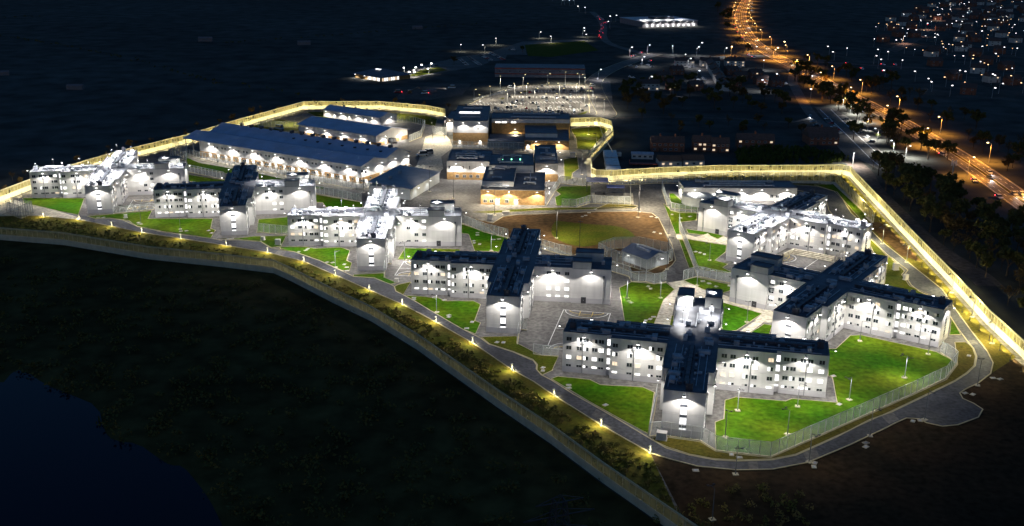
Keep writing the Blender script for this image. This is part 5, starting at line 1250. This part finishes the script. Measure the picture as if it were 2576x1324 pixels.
# distant retail park, floodlit
o, rz, W = frame2(R4(760, 285), R4(1330, 270)); rp = root('retail_hall', (o.x, o.y, 0), rz, 'distant floodlit retail hall glowing white among black fields', 'retail hall')
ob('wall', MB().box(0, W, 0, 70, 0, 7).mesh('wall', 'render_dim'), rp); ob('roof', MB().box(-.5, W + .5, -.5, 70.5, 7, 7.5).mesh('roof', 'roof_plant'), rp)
for k in range(7): ob('roof_unit', MB().box(-3, 3, -9, 9, 0, 3).mesh('roof_unit', 'roof_dark_plant'), rp, (W * (.42 + .05 * k), 38, 7.5))
for k in range(10): ob('shop_front', MB().box(-W * .012, W * .02, -.3, 0, .3, 3.2).mesh('shop_front', 'stair_glow'), rp, (W * (.08 + .094 * k), -.02, 0))
for k in range(8): wall_lamp(rp, (W * (.07 + .12 * k), -.05, 6.6), (0, -1), 1300)
for k in range(4):
    roof_flood(rp, (W * (.15 + .22 * k), 20, 7.5), 0, 7000)
# white field shelters
for i, (x, y, s) in enumerate(((190, 225, 1), (517, 104, 1.2), (765, 113, 1.1), (1050, 73, 1), (3, 190, 1), (1085, 232, .6))):
    q = G(x, y); m = MB(); w = 6.5 * s; m.box(-w, w, -2, 2, 0, 3 * s); m.add([(-w, -2, 3 * s), (w, -2, 3 * s), (w, 2, 3 * s), (-w, 2, 3 * s), (-w, 0, 4.2 * s), (w, 0, 4.2 * s)], [(0, 1, 5, 4), (2, 3, 4, 5), (0, 4, 3), (1, 2, 5)])
    ob('field_shelter', m.mesh('field_shelter', 'shelter_sheet'), None, (q.x, q.y, 0), .1 * i, label='pale long animal shelter standing alone in the dark field', cat='shelter', group='shelters in the night fields')
# lattice pylon
q = G(1402, 1500); t = root('pylon', (q.x, q.y, 0), R(20), 'dark lattice electricity pylon standing in the scrub', 'pylon')
def legp(z, k): w = 3.2 * (1 - z / 26) + .5; return (w * (1 if k in (0, 3) else -1), w * (1 if k < 2 else -1), z)
for k in range(4): ob('leg', MB().bar(legp(0, k), legp(22, k), .22).mesh('leg', 'steel_dark'), t)
m = MB()
for i in range(8):
    for k in range(4):
        j = (k + 1) % 4; z0, z1 = i * 2.75, (i + 1) * 2.75; m.bar(legp(z0, k), legp(z1, j), .1); m.bar(legp(z0, j), legp(z1, k), .1); m.bar(legp(z1, k), legp(z1, j), .1)
ob('bracing', m.mesh('bracing', 'steel_dark'), t)
for z, w in ((15, 6), (18.5, 7.5), (21.5, 5)): 
    m = MB(); m.bar((-w, 0, z), (w, 0, z), .2); m.bar((-w, 0, z), (0, 0, z + 1.6), .12); m.bar((w, 0, z), (0, 0, z + 1.6), .12); ob('cross_arm', m.mesh('cross_arm', 'steel_dark'), t)
# phone mast in the wood
q = R5(1160, 1290); t = root('phone_mast', (q.x, q.y, 0), 0, 'slim phone mast with white antenna panels rising from the wood', 'mast')
ob('pole', MB().cyl((0, 0), .25, 0, 17, 8).mesh('pole', 'steel_post'), t)
for k in range(3): ob('antenna', cached('ant', lambda: MB().box(-.25, .25, -.15, .15, 0, 3).mesh('antenna', 'paint_white')), t, (1.1 * math.cos(2.1 * k), 1.1 * math.sin(2.1 * k), 14.5), 2.1 * k)
# ================================================================== VEHICLES
def car_meshes(kind):
    if kind == 'car': L, Wd, hb_, H, c0, c1 = 4.3, 1.8, .85, 1.45, -1.0, 1.9
    else: L, Wd, hb_, H, c0, c1 = 5.2, 2.0, 1.05, 2.3, -1.6, 2.45
    body = MB(); y = Wd / 2; prof = [(-L / 2, .35), (-L / 2 + .05, .62), (-L / 2 + .9, hb_ - .04), (c0, hb_), (L / 2 - .35, hb_), (L / 2, .75), (L / 2, .35)]
    n = len(prof)
    vs = [(x, -y * (.93 if i in (0, n - 1) else 1), z) for i, (x, z) in enumerate(prof)] + [(x, y * (.93 if i in (0, n - 1) else 1), z) for i, (x, z) in enumerate(prof)]
    body.add(vs, [(i, n + i, n + (i + 1) % n, (i + 1) % n) for i in range(n)] + [tuple(range(n)), tuple(reversed(range(n, 2 * n)))])
    cab = MB(); ti = y * .78
    b = [(c0, -y * .96, hb_), (c1, -y * .96, hb_), (c1, y * .96, hb_), (c0, y * .96, hb_)]
    t = [(c0 + .75 if kind == 'car' else c0 + .5, -ti, H - .06), (c1 - .45, -ti, H - .06), (c1 - .45, ti, H - .06), (c0 + .75 if kind == 'car' else c0 + .5, ti, H - .06)]
    cab.add(b + t, [(0, 1, 5, 4), (1, 2, 6, 5), (2, 3, 7, 6), (3, 0, 4, 7)])
    rf = MB(); rf.prism([(q[0], q[1]) for q in t], H - .06, H, bottom=True)
    return body, cab, rf, (L, Wd, hb_)
WHEEL = None
def wheel_mesh():
    m = MB(); n = 10; r = .32
    vs = [(r * math.cos(2 * math.pi * i / n), s * .1, .32 + r * math.sin(2 * math.pi * i / n)) for s in (-1, 1) for i in range(n)]
    m.add(vs, [(i, n + i, n + (i + 1) % n, (i + 1) % n) for i in range(n)] + [tuple(range(n)), tuple(reversed(range(n, 2 * n)))]); return m.mesh('wheel', 'tyre')
WHEEL = wheel_mesh()
CARP = {}
def car(q, rz, color, label, group, kind='car', wheels=True, lights=None, sc=1.0):
    key = (kind, color)
    if key not in CARP:
        b, c, r, dim = car_meshes(kind); CARP[key] = (b.mesh('body', 'paint_car_' + color), c.mesh('glasshouse', 'glass_dark'), r.mesh('car_roof', 'paint_car_' + color), dim)
    b, c, r, (L, Wd, hb_) = CARP[key]
    rt = root('parked_car' if not lights else 'moving_car', (q[0], q[1], .12), rz, label, 'van' if kind == 'van' else 'car', group)
    if sc != 1: rt.scale = (sc, sc, sc)
    ob('body', b, rt); ob('glasshouse', c, rt); ob('car_roof', r, rt)
    if wheels:
        for sx in (-L / 2 + .8, L / 2 - .8):
            for sy in (-1, 1): ob('wheel', WHEEL, rt, (sx, sy * (Wd / 2 - .08), 0))
    if lights:
        for sy in (-1, 1):
            if 'h' in lights: ob('headlight', cached('hl', lambda: MB().box(-.12, .05, -.28, .28, -.16, .16).mesh('headlight', 'head_lamp')), rt, (-L / 2 - .02, sy * .62, .66))
            if 't' in lights: ob('tail_light', cached('tl', lambda: MB().box(-.05, .12, -.28, .28, -.16, .16).mesh('tail_light', 'tail_lamp')), rt, (L / 2 + .02, sy * .68, .72))
    if lights and 'H' in lights:
        for sy in (-1, 1): ob('headlight', cached('hl', lambda: None), rt, (-L / 2 - .02, sy * .62, .66))
        lamp(rt, (-L / 2 - .4, 0, .7), 'SPOT', 1500, (.92, .95, 1), 60, .5, .2, (R(80), 0, R(90)))
    return rt
rc = random.Random(31)
CP = [(345, 350, 'black'), (390, 460, 'black'), (470, 420, 'dark_blue'), (300, 535, 'black'), (370, 540, 'grey'), (450, 530, 'silver'), (140, 575, 'white'), (650, 560, 'red'), (865, 535, 'black'), (870, 575, 'silver'), (1010, 555, 'brown'), (1080, 545, 'white'), (1235, 545, 'white'), (1300, 515, 'black'), (1440, 530, 'white'), (1385, 405, 'black'), (1450, 435, 'silver'), (1665, 385, 'white'), (1735, 520, 'silver'), (1660, 600, 'black'), (1000, 615, 'dark_blue'), (1065, 615, 'silver'), (1130, 635, 'white'), (1225, 615, 'black'), (1290, 635, 'dark_blue'), (745, 632, 'white'), (940, 160, 'grey'), (1335, 158, 'white'), (1325, 238, 'black'), (1460, 238, 'black'), (-190, 435, 'white'), (-440, 505, 'black'), (-470, 530, 'grey')]
for k in range(26):
    r_ = rc.choice(((400, 345, 1600), (-100, 440, 1500), (100, 570, 1550), (700, 242, 1250), (-200, 445, 1500), (60, 572, 1500)))
    CP.append((rc.uniform(r_[0], r_[2]) // 62 * 62 + 20, r_[1] + rc.choice((-22, 22)), rc.choice(('white', 'silver', 'black', 'dark_blue', 'grey', 'red'))))
CP = [q for i, q in enumerate(CP) if all(abs(q[0] - o[0]) > 45 or abs(q[1] - o[1]) > 30 for o in CP[:i])]
d = C1(1700, 245) - C1(690, 238); base_a = math.atan2(d.y, d.x) + math.pi / 2
for x, y, col in CP:
    q = C1(x, y); car(q, base_a + rc.choice((0, math.pi)) + rc.uniform(-.05, .05), col, f'{col.replace("_", " ")} car parked in the floodlit main car park', f'{col.replace("_", " ")} cars in the main car park')
car(C1(365, 185), base_a + 1, 'white', 'white van parked alone at the corner kerb of the main car park', None, 'van')
car(C1(1640, 215), base_a, 'black', 'black van parked at the end of the upper bay row', None, 'van'); car(C1(1670, 250), base_a + 1.5, 'black', 'black van parked across the lane end of the car park', None, 'van')
car(C1(1845, 150), base_a + 1.57, 'white', 'white van waiting on the entrance road', None, 'van'); car(C1(1850, 205), base_a, 'red', 'red car with glowing tail lights on the entrance road', None, lights='t')
car(C1(1520, 622), base_a + math.pi, 'white', 'white car with headlights on at the car park exit', None, lights='H'); car(C1(1935, 25), base_a + math.pi, 'white', 'car with headlights on driving down the entrance road', None, lights='H')
def row(f, a, b, n, label, group, ang):
    for i in range(n):
        q = f(a[0] + (b[0] - a[0]) * i / max(1, n - 1), a[1] + (b[1] - a[1]) * i / max(1, n - 1)); col = rc.choice(('white', 'silver', 'black', 'dark_blue', 'grey', 'red', 'white'))
        car(q, ang + rc.uniform(-.06, .06), col, f'{col.replace("_", " ")} car {label}', f'{col.replace("_", " ")} cars {label}', wheels=False)
row(D1, (1080, 290), (1135, 335), 6, 'in the pub car row nearest the pavilion', '', 0); row(D1, (1150, 265), (1250, 335), 10, 'in the long pub car row beside the lane', '', 0)
row(D1, (1258, 245), (1350, 292), 7, 'in the middle pub car row', '', 0); row(D1, (1350, 232), (1470, 287), 10, 'in the farthest pub car row', '', 0); row(D1, (810, 335), (860, 340), 3, 'beside the terrace lamps', '', 1.2)
car(D1(1525, 195), 0, 'black', 'dark car parked behind the pub car rows', None, wheels=False); car(D1(1555, 200), 0, 'white', 'white van parked behind the pub car rows', None, 'van', wheels=False)
RP = [(345, 795, 'white'), (372, 825, 'red'), (387, 850, 'white'), (407, 868, 'red'), (428, 890, 'silver'), (470, 800, 'black'), (570, 892, 'black'), (607, 918, 'white'), (640, 948, 'black'), (522, 855, 'white'), (250, 815, 'silver'), (268, 840, 'black'), (395, 900, 'grey'), (560, 870, 'silver')]
for x, y, col in RP: car(R5(x, y), .35 + rc.uniform(-.2, .2), col, f'{col} car parked at the coach park lines', f'{col} cars at the coach park')
car(R5(232, 778), 1.2, 'white', 'white car with headlights on beside the estate road', None, lights='H')
# traffic
def traffic(f, lst, lights, label, group, off=0):
    for x, y in lst:
        q = f(x, y); best = min(range(len(hwp) - 1), key=lambda i: (hwp[i] - q.to_2d()).length); t = hwp[best + 1] - hwp[best]
        a = math.atan2(t.y, t.x)
        car(q, a + (math.pi if lights == 'H' else math.pi), rc.choice(('white', 'silver', 'black')), label, group, wheels=False, lights=lights, sc=1.15)
traffic(R5, [(108, 430), (243, 498), (368, 556), (463, 610), (1425, 1155), (1425, 1190), (1590, 1298), (1640, 1298)], 'H', 'car with white headlights driving along the orange-lit highway', 'cars with headlights on the highway')
traffic(R4, [(1880, 65), (1890, 105), (1855, 215), (1860, 285), (1945, 405), (2045, 492), (1895, 30)], 'H', 'car with white headlights on the far bend of the highway', 'cars with headlights on the far highway bend')
def traffic_t(f, lst, label, group):
    for x, y in lst:
        q = f(x, y); car(q, math.pi / 2 * 3 + rc.uniform(-.3, .3) + math.pi, rc.choice(('white', 'silver', 'black')), label, group, wheels=False, lights='t', sc=1.25)
traffic_t(R4, [(1745, 120), (1725, 190), (1720, 265), (1740, 300), (1755, 340), (1805, 400), (1860, 575), (1915, 598), (1820, 20)], 'car with red tail lights leaving along the far highway bend', 'cars with tail lights on the highway')
traffic_t(R5, [(1115, 1035), (1325, 1210), (1490, 1320)], 'car with red tail lights on the near side of the highway', 'cars with tail lights on the near highway')
traffic_t(R4, [(318, 185), (330, 205), (345, 210), (350, 250), (338, 270), (345, 292), (335, 310), (328, 335), (340, 350), (330, 375), (345, 395), (322, 388), (665, 592), (740, 555), (690, 585), (385, 245)], 'car with red tail lights queueing on the dark road beyond the pub', 'cars in the queue')
for x, y in ((330, 195), (350, 205), (390, 240), (300, 178)): car(R4(x, y), .8 * math.pi * 2, 'white', 'oncoming car with headlights beside the queue', 'oncoming cars beside the queue', wheels=False, lights='h', sc=1.3)
traffic_t(R5, [(485, 428), (580, 463), (719, 435), (800, 436), (727, 480), (1025, 172)], 'car with red tail lights on the road into the town', 'cars with tail lights in the town')
for x, y, c in ((755, 668, 'h'), (1180, 665, 'h'), (835, 640, 't')): car(R4(x, y), 1.2, 'silver', 'car with its lights on in the estate street', 'lit cars in the estate', wheels=False, lights=c, sc=1.2)
for f, lst in ((N7, [(430, 340), (520, 362), (560, 360), (640, 545), (700, 520), (720, 540), (690, 590), (1150, 350), (1230, 372), (1810, 650), (1910, 600), (1830, 535)]), (R4, [(640, 690), (700, 700), (820, 680), (860, 700), (630, 800), (660, 810)])):
    for i, (x, y) in enumerate(lst): car(f(x, y), i * 1.1, rc.choice(('white', 'silver')), 'pale car parked in the dim estate streets', 'cars parked in the estate', wheels=False)
# works vehicles with beacons
q = D1(620, 590); t = root('works_digger', (q.x, q.y, 0), .3, 'works digger with long boom and a red lamp on the dark works ground', 'digger')
ob('tracks', MB().box(-2, 2, -1.3, 1.3, 0, .9).mesh('tracks', 'steel_dark'), t); ob('cab', MB().box(-1.5, 1.2, -1.1, 1.1, .9, 2.8).mesh('cab', 'paint_car_brown'), t)
m = MB(); m.bar((1, 0, 2), (7, 0, 5), .5); m.bar((7, 0, 5), (10, 0, 2), .4); m.box(9.4, 10.6, -.6, .6, 1, 2); ob('boom', m.mesh('boom', 'paint_car_brown'), t)
car(D1(510, 585), .3, 'red', 'works van with a glowing red lamp beside the digger', None, 'van', False, 't', 1.2); car(D1(755, 595), .3, 'white', 'works van parked behind the digger', None, 'van', False, 't', 1.1)
car(D1(1000, 545), 1.5 * math.pi + 1.6, 'white', 'works van with bluish headlights on the works ground', None, 'van', False, 'H', 1.2)

# ================================================================== STREET LAMPS
def street_lamp(h, lens, power, col, label, group, name='street_lamp', head=1.0, lit=True):
    r = root(name, (0, 0, 0), 0, label, 'street lamp', group)
    m = MB(); m.cyl((0, 0), .14, 0, h, 6, r1=.09); m.bar((0, 0, h), (0, -1.8, h + .3), .12); ob('post', m.mesh('post', 'steel_post'), r)
    m = MB(); m.box(-.25 * head, .25 * head, -2.4 - .2 * head, -1.7, h + .25, h + .25 + .25 * head); ob('lamp_head', m.mesh('lamp_head', lens), r)
    if lit: lamp(r, (0, -2.1, h + .1), 'SPOT', power, col, 155, .6, .25, (R(-10), 0, 0))
    return r
def lamps(proto, lst):
    for i, (q, rz) in enumerate(lst):
        o = proto if i == 0 else copy_tree(proto); o.location = (q[0], q[1], .05); o.rotation_euler = (0, 0, rz)
ORANGE = (1.0, .40, .06)
def hwy_side(pts, off, side):
    out = []
    for pt, t in pts:
        n = Vector((-t.y, t.x)) * side; q = pt + n * off; out.append((q, math.atan2(-n.y, -n.x) + math.pi / 2))
    return out
sp = street_lamp(11, 'lens_orange', 15000, ORANGE, 'tall street lamp glowing orange at the side of the highway', 'street lamps along the highway', head=1.0)
lamps(sp, hwy_side(along(hwp, 84, 10), 12.5, 1) + hwy_side(along(hwp, 84, 52), 12.5, -1))
CPL = street_lamp(10, 'lens_yellow', 4200, (1, .92, .75), 'white car park lamp post beside the marked bays', 'lamp posts of the main car park', 'car_park_lamp', .7)
lamps(CPL, [(C1(x, y), k) for k, (x, y) in enumerate(((175, 185), (585, 160), (1030, 150), (1350, 120), (1605, 150), (1705, 160), (435, 330), (965, 535), (1000, 330), (1895, 610), (1350, 440), (-150, 560), (300, 470), (650, 330), (1700, 480), (-300, 460), (0, 400), (600, 520), (1250, 330), (1550, 330), (800, 430), (1150, 540), (1600, 600), (1850, 350), (1850, 480), (2050, 640)))])  # many posts among the bay rows are added for more even light
lamps(street_lamp(9, 'lens_cool', 2600, (.9, .9, 1), 'white street lamp in the dark housing estate', 'street lamps of the estate', head=1.6), [(N7(x, y), k) for k, (x, y) in enumerate(((440, 310), (490, 375), (615, 570), (1580, 410), (1800, 620), (1590, 710), (265, 180), (615, 195), (1010, 215), (1470, 195)))] + [(R4(828, 910), 1), (R4(1075, 1000), 2), (R4(755, 690), 1), (R4(305, 835), 2), (R4(630, 585), 1), (R4(812, 560), 1)])
lamps(street_lamp(9, 'lens_orange', 5200, ORANGE, 'orange street lamp at the junction above the estate', 'orange lamps above the estate', head=2.2), [(N7(x, y), k) for k, (x, y) in enumerate(((1110, 190), (1340, 150), (1755, 215), (2260, 860), (1905, 120)))])
lamps(street_lamp(4, 'lens_white', 900, WHITE, 'bright terrace lamp on the lawn beside the pavilion', 'terrace lamps of the pavilion', 'terrace_lamp', 2.2), [(D1(x, y), k) for k, (x, y) in enumerate(((570, 400), (597, 440), (637, 425), (657, 445), (690, 402), (750, 375), (793, 410), (803, 360)))])
lamps(street_lamp(7, 'lens_far', 1500, (1, .95, .8), 'lone lamp post beside the lane to the pub', 'lamp posts along the pub lane', 'lane_lamp', 1.6), [(D1(x, y), k) for k, (x, y) in enumerate(((1400, 150), (1790, 90), (2185, 80), (1080, 215), (2230, 115), (1300, 215), (1900, 130)))])
lamps(street_lamp(7, 'lens_cool', 8000, (1, .97, .9), 'lamp post at the edge of the coach park', 'lamp posts of the coach park', 'coach_park_lamp', .9), [(R5(x, y), k) for k, (x, y) in enumerate(((450, 710), (498, 760), (560, 815), (615, 870), (680, 935), (785, 1015), (515, 1100), (866, 1050)))])
TL = [(958, 153), (866, 219), (789, 296), (1110, 77), (1100, 115), (1066, 276), (1274, 100), (1227, 163), (1576, 186), (1594, 248), (1472, 393), (1258, 408), (1360, 447), (1425, 535), (1435, 545), (1215, 513), (1268, 520), (1030, 570), (1040, 590), (1280, 27), (1490, 5), (1490, 66), (1440, 22), (1383, 231), (1380, 340), (1597, 352), (1160, 178), (1190, 160), (655, 290), (358, 343), (392, 380), (475, 352), (655, 406), (683, 433), (836, 440), (727, 513), (692, 363), (750, 377), (1440, 632), (1485, 603), (1160, 620), (930, 520), (1255, 128), (1430, 150), (1510, 345), (1060, 255)]
lamps(street_lamp(8, 'lens_far', 0, WHITE, 'distant white street lamp of the town across the highway', 'white lamps of the distant town', 'town_lamp', 1.7, lit=False), [(R5(x, y + 22), k) for k, (x, y) in enumerate(TL)])
TW = [(1365, 197), (1410, 97), (1300, 405), (1412, 472), (1577, 550), (1133, 558), (683, 178), (727, 183), (757, 168), (803, 186), (826, 186), (1120, 322), (1176, 328), (1295, 425), (1470, 150), (1545, 245), (1240, 310), (1645, 600)]
lamps(street_lamp(8, 'lens_far_warm', 0, WHITE, 'distant warm street lamp of the town across the highway', 'warm lamps of the distant town', 'town_lamp', 1.7, lit=False), [(R5(x, y + 22), k) for k, (x, y) in enumerate(TW)])
lamps(street_lamp(8, 'lens_far', 3000, (1, .6, .45), 'street lamp along the reddish road into the town', 'lamps along the town road', 'town_lamp', 2.0), [(R5(x, y), k) for k, (x, y) in enumerate(((850, 290), (920, 245), (1000, 200), (1080, 140), (1170, 100), (1260, 60)))])
rt_ = random.Random(91)
tp = [R5(*q) for q in [(640, 150), (1000, 40), (1300, -40), (1700, -40), (1700, 640), (1000, 640), (1050, 450), (700, 330)]]
for i, q in enumerate(scatter(tp, 120, rt_, 17)):
    a = rt_.uniform(-.5, .5); house('town_house', 'small dark house of the distant town across the highway', q, q + Vector((12 * math.cos(a), 12 * math.sin(a))), 9, 5.5, 8.5, rt_.choice(('render_pale', 'brick_red')), 'tile_roof', 2, 'house', 'houses of the distant town', .10, 300 + i, 0)
lamps(street_lamp(8, 'lens_cool', 0, WHITE, 'cold white lamp far off beyond the fields', 'far lamps beyond the fields', 'far_lamp', 2.0, lit=False), [(G(x, y), k) for k, (x, y) in enumerate(((1390, 4), (1412, 13), (1420, 12), (1432, 14), (1445, 13), (1457, 30), (1472, 33), (1466, 88), (1760, 128), (1549, 55), (1537, 57), (1534, 71)))])

car(Z2(2530, 640), .3, 'white', 'white van parked in the delivery yard east of the long workshop', None, 'van', sc=1.3); car(Z2(1090, 372), -.55, 'white', 'white van parked between the long and shorter workshops', None, 'van', sc=1.3)
car(Z2(2220, 512), -.55, 'black', 'dark van parked at the end of the shorter workshop', None, 'van', sc=1.4); car(Z3(15, 690), .4, 'silver', 'silver van in the yard beside the administration building', None, 'van', sc=1.2)

rq = random.Random(55)
lamps(street_lamp(6, 'lens_far', 0, WHITE, 'faint pinpoint porch lamp among the distant town houses', 'porch lamps of the distant town', 'porch_lamp', 1.0, lit=False), [(q, k) for k, q in enumerate(scatter(tp, 70, rq, 12))])
lamps(street_lamp(6, 'lens_far_warm', 0, WHITE, 'faint warm porch lamp among the distant town houses', 'warm porch lamps of the distant town', 'porch_lamp', 1.1, lit=False), [(q, k) for k, q in enumerate(scatter(tp, 50, rq, 12))])
